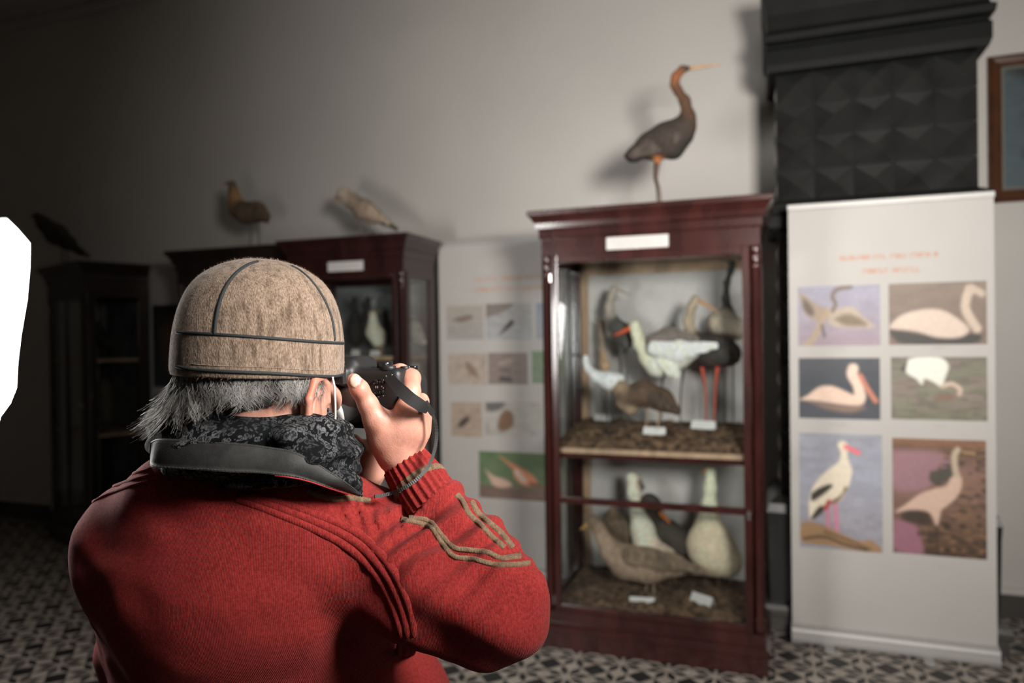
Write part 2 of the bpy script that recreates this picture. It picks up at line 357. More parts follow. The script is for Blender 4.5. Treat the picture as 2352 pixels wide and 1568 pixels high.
# ================================================================ glazed display cabinets
def cabinet(name, x, y, rz, Wd, D, T, label, group, wood, shelves, bar=None, plate=None, shelf_m=None, back=('grey', 'grey'), mull=False):
    e = empty(name, (x, y, 0), rz); tag(e, label, 'display cabinet', group)
    cw = .045
    def part(nm, mb, m, par=None, bv=0):
        o = mb.build(nm, m, par or e)
        if bv: bevel(o, bv)
        return o
    part('plinth', MB().sweep_rect([(.012, 0), (.012, .075), (.022, .082), (.022, .098), (.012, .106), (.004, .112)], 0, Wd, 0, D), wood)
    part('base_rail', MB().box(0, Wd, .004, D, .112, .165), wood)
    part('cornice', MB().sweep_rect([(.0, T-.125), (.006, T-.118), (.006, T-.085), (.016, T-.078), (.022, T-.055), (.034, T-.035), (.048, T-.022), (.05, T-.004), (.046, T)], 0, Wd, 0, D), wood)
    fr = part('frieze', MB().box(.004, Wd-.004, .004, D, T-.2, T-.125), wood)
    for sx in (0, 1):                                           # reeded corner columns with turned capitals
        cx = cw/2 if sx == 0 else Wd-cw/2
        mb = MB().box(cx-cw/2, cx+cw/2, .022, .05, .165, T-.2)
        rr = .021
        prof = [(rr, .165), (rr, .20), (rr*.8, .21), (rr*1.1, .222), (rr*.75, .235), (rr*.72, .26), (rr*.72, T-.30), (rr*.95, T-.29), (rr*.95, T-.278), (rr*.7, T-.27), (rr*1.05, T-.25), (rr*1.05, T-.238), (rr*.8, T-.23), (rr*1.1, T-.212), (rr*1.1, T-.2)]
        mb.lathe(prof, (cx, .022, 0), 14)
        o = part('corner_column', mb, wood); o.data.polygons.foreach_set('use_smooth', [True]*len(o.data.polygons)); 
        part('rear_post', MB().box(cx-cw/2, cx+cw/2, D-.045, D, .165, T-.2), wood)
    # door
    dx0, dx1, dz0, dz1 = cw+.002, Wd-cw-.002, .168, T-.2
    st = .03
    mb = MB().box(dx0, dx0+st, 0, .026, dz0, dz1).box(dx1-st, dx1, 0, .026, dz0, dz1).box(dx0+st, dx1-st, 0, .026, dz1-.035, dz1).box(dx0+st, dx1-st, 0, .026, dz0, dz0+.03)
    if bar: mb.box(dx0+st, dx1-st, 0, .022, bar-.014, bar+.014)
    if mull: mb.box(Wd/2-.015, Wd/2+.015, 0, .022, dz0+.03, dz1-.035)
    d = part('door', mb, wood, bv=.003)
    gz = [(dz0+.03, dz1-.035)] if not bar else [(dz0+.03, bar-.014), (bar+.014, dz1-.035)]
    for a, b in gz: part('door_glass', MB().box(dx0+st, dx1-st, .010, .013, a, b), MT['glass'], d)
    kz = bar or 1.0
    part('latch', MB().lathe([(.004, 0), (.004, .012), (.009, .014), (.010, .02), (.006, .026)], (dx1-.012, 0, kz), 12, axis=(0, -1, 0)).box(dx1-.017, dx1-.007, -.003, 0, kz-.03, kz-.012), MT['steel'], d)
    for hz in (.2, T-.32): part('hinge', MB().lathe([(.004, 0), (.004, .035)], (dx0-.002, -.003, hz), 8), MT['steel'], d)
    # sides
    for sx in (0, 1):
        xx = (0, .024) if sx == 0 else (Wd-.024, Wd)
        ya, yb = .05, D-.045
        mb = MB().box(*xx, ya, yb, .165, .205).box(*xx, ya, yb, T-.235, T-.2).box(*xx, ya, ya+.02, .205, T-.235).box(*xx, yb-.02, yb, .205, T-.235)
        sf = part('side_frame', mb, wood)
        xm = sum(xx)/2; part('side_glass', MB().box(xm-.0015, xm+.0015, ya+.02, yb-.02, .205, T-.235), MT['glass'], sf)
    if name and bar:
        for sx in (0, 1): part('side_muntin', MB().box(*((.002, .022) if sx == 0 else (Wd-.022, Wd-.002)), .392, .41, .205, T-.235), MT['black_wood'])
        part('shelf_rail', MB().box(.05, Wd-.05, .031, .045, shelves[0]-.045, shelves[0]-.0225), wood)
    BK = {'mid': mat('slate_backing', (.20, .205, .205), .85, vary=.6, scale=(1, 1, 2.5), nscale=5), 'grey': MT['backp'], 'dark': MT['backd']}
    zs = [.165]+list(shelves)+[T-.2]
    part('back_panel', MB().box(cw, Wd-cw, D-.014, D-.004, shelves[-1] if back[0] != back[1] else .165, T-.2), BK[back[0]])
    if back[0] != back[1]: part('lower_back_panel', MB().box(cw, Wd-cw, D-.014, D-.004, .165, shelves[-1]), BK[back[1]])
    mb = MB()
    for a, b in zip(zs[:-1], zs[1:]):
        mb.box(cw+.001, cw+.036, D-.032, D-.0145, a+.02, b-.001).box(Wd-cw-.036, Wd-cw-.001, D-.032, D-.0145, a+.02, b-.001).box(cw+.036, Wd-cw-.036, D-.032, D-.0145, b-.05, b-.001)
    part('back_batten', mb, MT['pine'] if back[0] == 'grey' else wood)
    part('bottom_board', MB().box(.026, Wd-.026, .028, D-.015, .166, .182), wood)
    for z in shelves: part('shelf', MB().box(.026, Wd-.026, .03, D-.034, z-.022, z), shelf_m or MT['pine'])
    part('top_board', MB().box(0, Wd, 0, D, T-.004, T+.004), wood)
    if plate:
        mb = MB().box(plate[0], plate[1], -.0005, .0035, T-.2+.012, T-.2+.066); pl = part('title_plate', mb, MT['card'])
        mb = MB(); xx = plate[0]+.012
        rr = random.Random(int(plate[0]*1000))
        for row in range(2):
            xx = plate[0]+.02+.012*row
            while xx < plate[1]-.025:
                w = rr.uniform(.003, .006); h = rr.uniform(.005, .007); z = T-.2+.045-row*.018; mb.box(xx, xx+w, -.0009, -.0005, z, z+h); xx += w+rr.choice([.0018, .0018, .002, .006])
        part('lettering', mb, MT['caption'], pl)
    return e
cabinet('display_cabinet', -.972, 3.11, 0, .95, .59, 1.98, 'red-brown glazed cabinet with the standing heron on its top', 'glazed bird cabinets', MT['mahog'], [.905], bar=.672, plate=(.305, .575), back=('grey', 'grey'))
cabinet('display_cabinet', -2.622, 3.47, 0, .755, .38, 1.985, 'dark glazed cabinet behind the camera, with a pale gull on its top', 'glazed bird cabinets', MT['mahogd'], [.70, 1.315], plate=(.27, .50), back=('mid', 'grey'))
cabinet('display_cabinet', -3.455, 3.47, 0, .72, .41, 1.97, 'dark glazed cabinet mostly hidden by the felt cap, brown wading bird on top', 'glazed bird cabinets', MT['black_wood'], [.70, 1.315], back=('dark', 'dark'))
_d = np.array([.9397, -.342]); _o = np.array([-4.26, 3.45])-_d*.74-np.array([.342, .9397])*(-.045)
cabinet('display_cabinet', _o[0], _o[1], math.radians(-20), .72, .41, 1.955, 'black glazed corner cabinet at the far left, dark bird of prey on top', 'glazed bird cabinets', MT['black_wood'], [.79, 1.30], back=('dark', 'dark'), mull=True)

# straw on the shelves of the big cabinet
def straw(name, x0, x1, y0, y1, z, label, rise=1.):
    nx, ny = 60, 40; X, Y = np.meshgrid(np.linspace(x0, x1, nx), np.linspace(y0, y1, ny), indexing='ij')
    p = np.stack([X, Y, 0*X], -1); edge = np.minimum(np.minimum(X-x0, x1-X), np.minimum(Y-y0, y1-Y))
    H = (.012+.055*rise*np.clip((Y-y0)/.2, 0, 1)+.028*vnoise(p, 11)*vnoise(p, 37)+.004*vnoise(p, 120))*np.clip(edge/.035, 0, 1)+.002
    v = [(X[i, j], Y[i, j], z+H[i, j]) for i in range(nx) for j in range(ny)]+[(X[i, j], Y[i, j], z+.0005) for i in range(nx) for j in range(ny)]
    f = []; n = nx*ny
    for i in range(nx-1):
        for j in range(ny-1):
            a = i*ny+j; f.append((a, a+ny, a+ny+1, a+1)); f.append((n+a, n+a+1, n+a+ny+1, n+a+ny))
    for i in range(nx-1):
        for j in (0, ny-1): a = i*ny+j; f.append((a, a+ny, n+a+ny, n+a))
    for j in range(ny-1):
        for i in (0, nx-1): a = i*ny+j; f.append((a, a+1, n+a+1, n+a))
    mb = MB(); mb.add(v, f)
    for k in range(420):                                        # loose stalks
        cx, cy = rng.uniform(x0+.03, x1-.03), rng.uniform(y0+.02, y1-.03); a = rng.uniform(0, 6.28); l = rng.uniform(.015, .045)
        i = int((cx-x0)/(x1-x0)*(nx-1)); j = int((cy-y0)/(y1-y0)*(ny-1)); zz = z+H[i, j]+.001
        dx, dy = math.cos(a)*l/2, math.sin(a)*l/2; w = .0009
        mb.add([(cx-dx, cy-dy, zz), (cx+dx, cy+dy, zz+rng.uniform(0, .010)), (cx+dx-dy*w/l*2, cy+dy+dx*w/l*2, zz+.003), (cx-dx-dy*w/l*2, cy-dy+dx*w/l*2, zz+.003)], [(0, 1, 2, 3)])
    return tag(mb.build(name, MT['straw'], None), label, 'straw', kind='stuff')
straw('straw_bedding', -.94, -.055, 3.15, 3.64, .9055, 'brown straw covering the upper shelf under the wading birds')
straw('straw_bedding', -.94, -.055, 3.15, 3.64, .1825, 'brown straw covering the cabinet bottom under the geese', .4)

# ================================================================ roll-up banners with photo prints
def pip(px, py, poly):
    """signed distance to polygon for arrays px,py"""
    P = np.array(poly, float); d = np.full(px.shape, 1e9); ins = np.zeros(px.shape, bool); n = len(P)
    for i in range(n):
        a = P[i]; b = P[(i+1) % n]; e = b-a; wx = px-a[0]; wy = py-a[1]
        t = np.clip((wx*e[0]+wy*e[1])/(e@e+1e-9), 0, 1); d = np.minimum(d, np.hypot(wx-e[0]*t, wy-e[1]*t))
        c = ((a[1] > py) != (b[1] > py)) & (px < (b[0]-a[0])*(py-a[1])/(b[1]-a[1]+1e-12)+a[0]); ins ^= c
    return np.where(ins, -d, d)
def oc(c): return np.array(s2l(c))*1.45                         # printed colour from its tone in the photograph
def paint(n, m, rect, bg, ops, seed=0):
    x0, y0, x1, y1 = rect; u, v = np.meshgrid(np.linspace(0, 1, n), np.linspace(0, 1, m), indexing='ij')
    X = x0+u*(x1-x0); Y = y0+v*(y1-y0); sc = abs(x1-x0)
    p = np.stack([u, v*abs(y1-y0)/sc, 0*u+seed*.37], -1)
    stops = [(k, oc(c)) for k, c in bg]; C = np.zeros((n, m, 3))
    for k in range(3): C[..., k] = np.interp(v, [s[0] for s in stops], [s[1][k] for s in stops])
    C *= (.88+.24*vnoise(p*[1, 2.2, 1], 7))[..., None]
    for op in ops:
        if op[0] == 'poly': d = pip(X, Y, catmull(list(op[1])+[op[1][0]], 4)[:-1]); soft = op[3]; a = np.clip(.5-d/soft, 0, 1)
        elif op[0] == 'line':
            pts = catmull(op[1], 4); d = np.full(X.shape, 1e9)
            for a_, b_ in zip(pts[:-1], pts[1:]):
                e = b_-a_; t = np.clip(((X-a_[0])*e[0]+(Y-a_[1])*e[1])/(e@e+1e-9), 0, 1); d = np.minimum(d, np.hypot(X-a_[0]-e[0]*t, Y-a_[1]-e[1]*t))
            a = np.clip(.5-(d-op[4])/op[3], 0, 1)
        else:                                                   # blotches of noise
            nz = vnoise(p*np.array(op[4]), op[3]); a = np.clip((nz-.5)*4, 0, 1)*op[5]
            if op[1] is not None: a = a*np.clip(.5-pip(X, Y, op[1])/(sc*.03), 0, 1)
        col = oc(op[2]); C = C*(1-a[..., None])+col*a[..., None]
    return np.clip(C, 0, .9), u, v
def photo(parent, corners, rect, bg, ops, label, n=96, m=72, seed=0, Y=None):
    """corners TL, BR on the banner (x, z); a thin printed sheet"""
    (xa, za), (xb, zb) = corners; C, u, v = paint(n, m, rect, bg, ops, seed)
    X = xa+u*(xb-xa); Z = za+v*(zb-za)
    V = [(X[i, j], -.0016, Z[i, j]) for i in range(n) for j in range(m)]; F = []
    for i in range(n-1):
        for j in range(m-1): a = i*m+j; F.append((a, a+1, a+m+1, a+m))
    F = [tuple(q) for q in F]
    cols = C.reshape(-1, 3)
    k = len(V); V += [(xa, -.0004, za), (xb, -.0004, za), (xb, -.0004, zb), (xa, -.0004, zb)]
    c0, c1, c2, c3 = 0, (n-1)*m, (n-1)*m+m-1, m-1
    F += [(c0, c1, k+1, k), (c1, c2, k+2, k+1), (c2, c3, k+3, k+2), (c3, c0, k, k+3), (k, k+1, k+2, k+3)]
    cols = np.vstack([cols, cols[[c0, c1, c2, c3]]])
    o = mesh('photo_print', V, F, MT['print'], parent, False, cols); o['label'] = label; return o
def scribble(parent, x0, x1, z, h, m, seed, name='lettering'):
    r = random.Random(seed); mb = MB(); x = x0
    while x < x1:
        L_ = r.randint(3, 9)
        for _ in range(L_):
            if x > x1: break
            w = h*r.uniform(.5, .75); k = r.random(); t = h*.17
            if k < .35: mb.box(x, x+t, -.0018, -.0008, z, z+h).box(x+t, x+w, -.0018, -.0008, z+h-t, z+h)
            elif k < .7: mb.box(x, x+t, -.0018, -.0008, z, z+h).box(x+w-t, x+w, -.0018, -.0008, z, z+h).box(x+t, x+w-t, -.0018, -.0008, z+h*.45, z+h*.45+t)
            else: mb.box(x, x+w, -.0018, -.0008, z, z+t).box(x, x+t, -.0018, -.0008, z+t, z+h)
            x += w+h*.2
        x += h*.6
    return mb.build(name, m, parent)
def banner(x, y, Wd, H, label, group='roll-up banners with bird photographs'):
    e = empty('rollup_banner', (x, y, 0)); tag(e, label, 'banner', group)
    b = MB().box(.004, Wd-.004, -.0004, .0006, .075, H-.022).build('printed_sheet', MT['vinyl'], e)
    v = []; n = 14; pr = [(-.034, .006), (-.040, .018), (-.040, .034), (-.033, .042), (-.033, .055), (-.028, .068), (-.012, .079), (.010, .082), (.030, .072), (.040, .05), (.042, .02), (.036, .006)]
    mb = MB(); L = len(pr); mb.add([(0, a, z) for a, z in pr]+[(Wd, a, z) for a, z in pr], [tuple(range(L-1, -1, -1)), tuple(range(L, 2*L))]+[(i, (i+1) % L, L+(i+1) % L, L+i) for i in range(L)])
    mb.build('base_cassette', MT['silver'], e, False)
    for fx in (.19, .67):
        mb = MB(); q = [(fx*Wd+.0, -.12), (fx*Wd+.035, -.12)]
        pts = [(-.02, .05), (-.02, -.085), (-.014, -.10), (0, -.105), (.014, -.10), (.02, -.085), (.02, .05)]; cx = fx*Wd
        mb.add([(cx+a, b_, 0) for a, b_ in pts]+[(cx+a, b_, .007) for a, b_ in pts], [tuple(range(6, -1, -1)), tuple(range(7, 14))]+[(i, (i+1) % 7, 7+(i+1) % 7, 7+i) for i in range(7)])
        mb.build('foot', MT['silver'], e)
    MB().box(0, Wd, -.008, .010, H-.026, H, .003).build('top_bar', MT['silver'], e)
    MB().tube([(Wd/2, .022, .07), (Wd/2, .016, H-.02)], .007, 8).build('pole', MT['steel'], e, True)
    return e, b
B1x, B1y = .089, 3.513
bn, sheet = banner(B1x, B1y, .815, 2.0, 'tall white banner at the right with six large water bird photographs')
def loc1(px, py): p = onY(px, py, B1y); return (p[0]-B1x, p[2])
G1 = [(0, (132, 130, 146)), (1, (125, 108, 118))]
photo(sheet, (loc1(1832, 659), loc1(2022, 793)), (240, 650, 775, 1010), [(0, (134, 133, 150)), (1, (136, 120, 130))], [
    ('poly', [(245, 690), (275, 690), (340, 740), (400, 775), (440, 800), (400, 850), (360, 860), (290, 810)], (140, 122, 104), 22),
    ('poly', [(270, 715), (310, 740), (350, 800), (330, 830), (280, 790)], (82, 68, 54), 22),
    ('poly', [(440, 800), (520, 785), (600, 780), (660, 830), (735, 900), (650, 905), (540, 900), (450, 880)], (158, 143, 126), 22),
    ('poly', [(480, 850), (560, 820), (650, 850), (690, 890), (560, 890)], (105, 88, 68), 26),
    ('line', [(470, 800), (490, 760), (470, 715), (490, 680), (530, 665), (590, 660)], (96, 80, 66), 16, 13),
    ('line', [(440, 800), (400, 860), (370, 920), (330, 980), (300, 1000)], (150, 130, 108), 20, 20),
    ('line', [(400, 890), (415, 950)], (50, 44, 40), 20, 8)], 'photograph of a grey goose flapping over pale water', seed=1)
photo(sheet, (loc1(2041, 652), loc1(2267, 790)), (970, 140, 1935, 740), [(0, (112, 97, 84)), (1, (104, 84, 74))], [
    ('poly', [(970, 590), (1100, 600), (1400, 650), (1850, 640), (1780, 740), (1150, 735), (1000, 660)], (38, 34, 28), 40),
    ('poly', [(975, 555), (1100, 450), (1300, 400), (1480, 405), (1620, 470), (1760, 590), (1680, 670), (1450, 670), (1250, 610), (1000, 580)], (190, 172, 158), 34),
    ('line', [(1840, 590), (1780, 500), (1730, 390), (1750, 270), (1790, 215)], (180, 162, 146), 34, 42),
    ('line', [(1760, 205), (1840, 230), (1890, 260)], (172, 154, 138), 34, 32)], 'photograph of a white swan swimming on brown water', seed=2)
photo(sheet, (loc1(1834, 822), loc1(2022, 964)), (60, 870, 885, 1490), [(0, (52, 54, 62)), (.5, (44, 50, 58)), (1, (60, 62, 70))], [
    ('poly', [(150, 1310), (400, 1340), (730, 1360), (600, 1420), (350, 1390)], (120, 96, 84), 50),
    ('poly', [(70, 1300), (160, 1250), (270, 1170), (390, 1155), (500, 1190), (620, 1240), (700, 1200), (735, 1280), (690, 1345), (500, 1340), (250, 1310)], (205, 178, 160), 30),
    ('line', [(690, 1260), (665, 1140), (610, 1040), (620, 980)], (205, 182, 165), 30, 52),
    ('line', [(690, 1050), (760, 1180), (840, 1300)], (178, 112, 88), 26, 24)], 'photograph of a pelican with an orange bill on dark water', seed=3)
photo(sheet, (loc1(2046, 820), loc1(2268, 967)), (980, 865, 1950, 1515), [(0, (100, 90, 82)), (.5, (118, 106, 96)), (1, (106, 102, 88))], [
    ('blot', None, (84, 76, 68), 9, (1, 3.5, 1), .6), ('blot', None, (100, 112, 84), 6, (1, 2, 1), .35),
    ('line', [(1150, 940), (1110, 990)], (44, 42, 40), 26, 24),
    ('poly', [(1160, 890), (1250, 868), (1480, 868), (1570, 950), (1540, 1060), (1500, 1170), (1430, 1130), (1330, 1090), (1300, 1150), (1240, 1090), (1140, 1020)], (205, 206, 196), 30),
    ('line', [(1510, 1165), (1600, 1140), (1680, 1190), (1680, 1240)], (182, 160, 144), 26, 22),
    ('line', [(1450, 1290), (1600, 1270)], (112, 84, 68), 60, 30)], 'photograph of a white wading bird feeding with lowered head', seed=4)
photo(sheet, (loc1(1835, 993), loc1(2028, 1270)), (60, 70, 1040, 1430), [(0, (134, 136, 146)), (.4, (140, 142, 154)), (.8, (136, 134, 142)), (1, (130, 132, 142))], [
    ('line', [(395, 900), (400, 1180)], (178, 118, 138), 30, 26), ('line', [(490, 880), (505, 1200)], (178, 118, 138), 30, 30),
    ('poly', [(75, 1140), (200, 1120), (420, 1180), (620, 1260), (800, 1310), (900, 1285), (1020, 1370), (1000, 1430), (700, 1420), (400, 1390), (80, 1370)], (142, 112, 82), 26),
    ('line', [(110, 1330), (350, 1290), (600, 1360), (850, 1410)], (58, 44, 34), 26, 14), ('line', [(360, 1230), (640, 1310), (900, 1400)], (70, 52, 38), 22, 10),
    ('poly', [(520, 200), (560, 155), (620, 160), (650, 220), (640, 330), (690, 480), (680, 570), (640, 700), (560, 840), (430, 890), (330, 980), (210, 1090), (175, 1040), (180, 850), (240, 680), (380, 520), (530, 400), (560, 290)], (208, 196, 176), 26),
    ('poly', [(200, 790), (290, 720), (420, 665), (460, 690), (340, 800), (210, 880)], (46, 42, 34), 24),
    ('poly', [(190, 1080), (290, 940), (380, 930), (330, 1010), (230, 1090)], (50, 44, 34), 22),
    ('poly', [(600, 690), (640, 700), (540, 850), (440, 900), (430, 870), (560, 780)], (112, 88, 64), 26),
    ('line', [(620, 220), (770, 285)], (205, 104, 112), 22, 28), ('line', [(415, 870), (375, 950)], (158, 60, 52), 20, 26)], 'photograph of a white stork standing on a branch', seed=5, m=110)
photo(sheet, (loc1(2049, 1005), loc1(2267, 1285)), (1120, 100, 2205, 1490), [(0, (120, 84, 62)), (.12, (88, 66, 50)), (.25, (120, 92, 84)), (.8, (92, 70, 54)), (1, (64, 48, 38))], [
    ('poly', [(1120, 250), (1400, 240), (1700, 260), (1780, 420), (1500, 700), (1120, 700)], (136, 102, 108), 70), ('poly', [(1120, 1090), (1380, 1120), (1480, 1490), (1120, 1450)], (134, 92, 104), 70),
    ('blot', [(1700, 300), (2210, 120), (2210, 1500), (1500, 1480), (1450, 1100)], (46, 40, 32), 12, (1, 3, 1), .9), ('blot', [(1700, 300), (2210, 120), (2210, 1500), (1500, 1480), (1450, 1100)], (132, 100, 74), 17, (1, 3, 2), .6),
    ('poly', [(1560, 490), (1700, 450), (1800, 420), (1820, 560), (1650, 640), (1560, 600)], (68, 64, 56), 40),
    ('poly', [(1240, 960), (1500, 960), (1580, 1120), (1400, 1130), (1230, 1080)], (58, 46, 38), 50),
    ('line', [(1420, 1240), (1700, 1230)], (42, 34, 28), 40, 14), ('line', [(1630, 1130), (1640, 1450)], (60, 44, 38), 30, 14),
    ('poly', [(1880, 490), (1930, 560), (1920, 680), (1850, 800), (1740, 900), (1690, 950), (1640, 1130), (1580, 1010), (1500, 960), (1330, 960), (1150, 1000), (1300, 880), (1450, 760), (1620, 690), (1750, 650), (1800, 560)], (186, 158, 142), 36),
    ('line', [(1870, 520), (1850, 400), (1850, 280), (1885, 220)], (168, 152, 132), 30, 34), ('line', [(1950, 240), (2070, 255)], (150, 118, 86), 24, 16)], 'photograph of a pale wader standing in reddish shallows', seed=6, m=110)
for (px0, px1, py0, py1, h, sd) in [(1930, 2150, 592, 585, .021, 5), (1982, 2107, 625, 617, .021, 9)]:
    a = loc1(px0, py0); b_ = loc1(px1, py1); scribble(sheet, a[0], b_[0], (a[1]+b_[1])/2-.01, h, MT['text'], sd)
for (px0, px1, py, sd) in [(1905, 1945, 801, 1), (2140, 2180, 798, 2), (1905, 1945, 974, 3), (2145, 2180, 978, 4), (1912, 1940, 1279, 5), (2145, 2175, 1298, 6)]:
    a = loc1(px0, py); b_ = loc1(px1, py); scribble(sheet, a[0], b_[0], a[1]-.004, .008, MT['caption'], sd, 'caption')

B2x, B2y = -1.866, 3.90
bn, sheet2 = banner(B2x, B2y, .815, 1.99, 'white banner with small bird photographs, partly hidden by the red-brown cabinet')
def loc2(px, py): p = onY(px, py, B2y); return (p[0]-B2x, p[2])
def ph2(x0, y0, x1, y1, bg, ops, lb, sd): photo(sheet2, (loc2(x0, y0), loc2(x1, y1)), (x0, y0, x1, y1), bg, ops, lb, n=56, m=44, seed=sd)
g = lambda a, b=None: [(0, a), (1, b or a)]
ph2(1026, 702, 1111, 779, g((150, 142, 134), (140, 138, 136)), [('poly', [(1038, 735), (1055, 728), (1082, 724), (1085, 732), (1060, 740)], (112, 98, 88), 5)], 'photograph of a small wader on pale mud', 11)
ph2(1116, 698, 1222, 780, g((142, 140, 138), (146, 148, 150)), [('poly', [(1116, 698), (1180, 698), (1165, 712), (1116, 728)], (112, 104, 98), 6), ('poly', [(1145, 770), (1160, 750), (1175, 735), (1182, 742), (1168, 755)], (44, 42, 44), 5)], 'photograph of a dark bird on grey ice', 12)
ph2(1231, 696, 1300, 778, g((130, 136, 152), (138, 140, 146)), [('poly', [(1250, 740), (1280, 725), (1285, 745), (1262, 755)], (80, 76, 74), 5)], 'photograph of a bird against pale blue water', 13)
ph2(1030, 812, 1118, 884, g((156, 144, 134)), [('blot', None, (134, 120, 108), 9, (1, 1, 1), .6), ('poly', [(1070, 830), (1085, 838), (1100, 865), (1085, 862), (1072, 848)], (122, 104, 90), 6)], 'photograph of a brown bird in dry grass', 14)
ph2(1121, 810, 1213, 883, g((120, 108, 102)), [('line', [(1150, 835), (1172, 828)], (142, 130, 120), 5, 5), ('line', [(1152, 870), (1172, 872)], (70, 64, 64), 5, 6), ('line', [(1150, 850), (1170, 850)], (98, 88, 84), 5, 4)], 'photograph of ducks on brown water', 15)
ph2(1221, 806, 1300, 881, g((104, 122, 96), (110, 124, 104)), [('poly', [(1245, 840), (1270, 825), (1280, 850), (1255, 860)], (150, 140, 124), 6)], 'photograph of a bird on green meadow', 16)
ph2(1036, 923, 1108, 1004, g((152, 136, 122)), [('blot', None, (136, 120, 106), 8, (1, 1, 1), .5), ('poly', [(1050, 980), (1062, 962), (1078, 956), (1075, 970), (1060, 982)], (66, 58, 54), 5)], 'photograph of a dark bird on a sandy bank', 17)
ph2(1114, 922, 1245, 1003, g((158, 154, 148)), [('poly', [(1114, 925), (1160, 922), (1150, 940), (1120, 945)], (90, 88, 88), 7), ('blot', None, (128, 122, 116), 7, (1, 1, 1), .5), ('poly', [(1162, 940), (1178, 948), (1180, 975), (1160, 992), (1143, 985), (1150, 955)], (112, 86, 66), 7)], 'photograph of a round brown bird in snow', 18)
ph2(1100, 1035, 1300, 1155, [(0, (84, 104, 72)), (.7, (96, 112, 86)), (.76, (110, 92, 84)), (1, (112, 94, 84))], [
    ('poly', [(1115, 1082), (1135, 1098), (1160, 1105), (1178, 1118), (1160, 1126), (1135, 1122), (1125, 1105)], (188, 158, 142), 6),
    ('poly', [(1148, 1046), (1172, 1060), (1195, 1072), (1225, 1090), (1235, 1112), (1205, 1118), (1185, 1100), (1180, 1078)], (196, 128, 98), 7), ('line', [(1190, 1085), (1205, 1105)], (204, 182, 168), 6, 7), ('line', [(1222, 1112), (1245, 1118)], (120, 72, 60), 5, 4)], 'photograph of two pinkish finches on a green background', 19)
for (px0, px1, py0, sd) in [(1090, 1290, 640, 15), (1090, 1290, 664, 19)]:
    a = loc2(px0, py0+5); b_ = loc2(px1, py0-10); scribble(sheet2, a[0], b_[0], (a[1]+b_[1])/2-.01, .02, MT['text'], sd)
B3x, B3y = -4.27, 4.03
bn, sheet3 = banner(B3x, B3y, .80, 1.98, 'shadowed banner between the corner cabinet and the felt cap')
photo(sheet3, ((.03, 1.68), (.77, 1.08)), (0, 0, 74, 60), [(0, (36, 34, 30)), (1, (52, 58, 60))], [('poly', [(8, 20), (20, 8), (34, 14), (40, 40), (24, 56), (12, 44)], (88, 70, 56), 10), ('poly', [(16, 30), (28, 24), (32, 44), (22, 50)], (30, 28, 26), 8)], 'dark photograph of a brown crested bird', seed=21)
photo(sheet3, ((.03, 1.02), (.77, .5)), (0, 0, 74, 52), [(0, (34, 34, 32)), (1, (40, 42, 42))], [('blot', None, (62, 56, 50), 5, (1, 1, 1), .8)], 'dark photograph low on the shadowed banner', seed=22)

# ================================================================ tiled stove
st = empty('tiled_stove', (.469, 3.68, 0)); tag(st, 'tall dark tiled stove with raised pyramid tiles behind the right banner', 'stove')
sx0, sx1, sy0, sy1 = -.42, .42, 0, WY-.025-3.68
MB().sweep_rect([(.08, 0), (.08, .07), (.095, .08), (.095, .105), (.085, .125)], sx0, sx1, sy0, sy1).build('plinth', mat('grey_glaze', (.09, .085, .08), .3, vary=.2), st)
MB().sweep_rect([(.05, .125), (.055, .3), (.058, .5), (.062, .56), (.052, .60), (.02, .63), (.0, .64)], sx0, sx1, sy0, sy1).build('firebox', MT['stove'], st)
MB().box(sx0+.012, sx1-.012, .014, sy1, .64, 2.66).build('core', MT['black_cloth'], st)
mb = MB()
def pyr(o, ux, uz, nrm, w, h, d):
    o, ux, uz, nrm = map(np.array, (o, ux, uz, nrm)); b = .0008
    q = [o+ux*b+uz*b, o+ux*(w-b)+uz*b, o+ux*(w-b)+uz*(h-b), o+ux*b+uz*(h-b)]; t = .012
    c = o+ux*w/2+uz*h/2
    base = [p-nrm*.001 for p in q]; lip = [p+nrm*.0005 for p in q]; ins = [c+(p-c)*.995+nrm*.001 for p in q]; v = base+lip+ins+[c+nrm*d]
    f = []
    for i in range(4): j = (i+1) % 4; f += [(i, j, 4+j, 4+i), (4+i, 4+j, 8+j, 8+i), (8+i, 8+j, 12)]
    mb.add(v, f)
nc, nr = 5, 13; tw, th = .84/nc, 2.02/nr
for i in range(nc):
    for j in range(nr): pyr((sx0+i*tw, 0.012, .64+j*th), (1, 0, 0), (0, 0, 1), (0, -1, 0), tw, th, .062)
mb.build('front_tiles', MT['stove'], st)
nd = 2; td = (sy1-.012)/nd
for sd in (0, 1):
    mb = MB()
    for i in range(nd):
        for j in range(nr):
            if sd: pyr((sx1-.012, .012+i*td, .64+j*th), (0, 1, 0), (0, 0, 1), (1, 0, 0), td, th, .02)
            else: pyr((sx0+.012, sy1-i*td, .64+j*th), (0, -1, 0), (0, 0, 1), (-1, 0, 0), td, th, .02)
    mb.build('side_tiles', MT['stove'], st)
MB().sweep_rect([(.0, 1.90), (.03, 1.905), (.04, 1.92), (.04, 1.97), (.05, 1.99), (.045, 2.03), (.0, 2.05)], sx0, sx1, sy0, sy1).build('waist_moulding', MT['stove_crown'], st)
MB().sweep_rect([(.0, 2.66), (.035, 2.66), (.045, 2.69), (.045, 2.76), (.03, 2.775), (.03, 2.785), (.055, 2.80), (.06, 2.83), (.04, 2.845), (.035, 2.86), (.04, 2.93), (.055, 3.0), (.066, 3.06), (.03, 3.065)], sx0, sx1, sy0, sy1).build('crown', MT['stove_crown'], st)

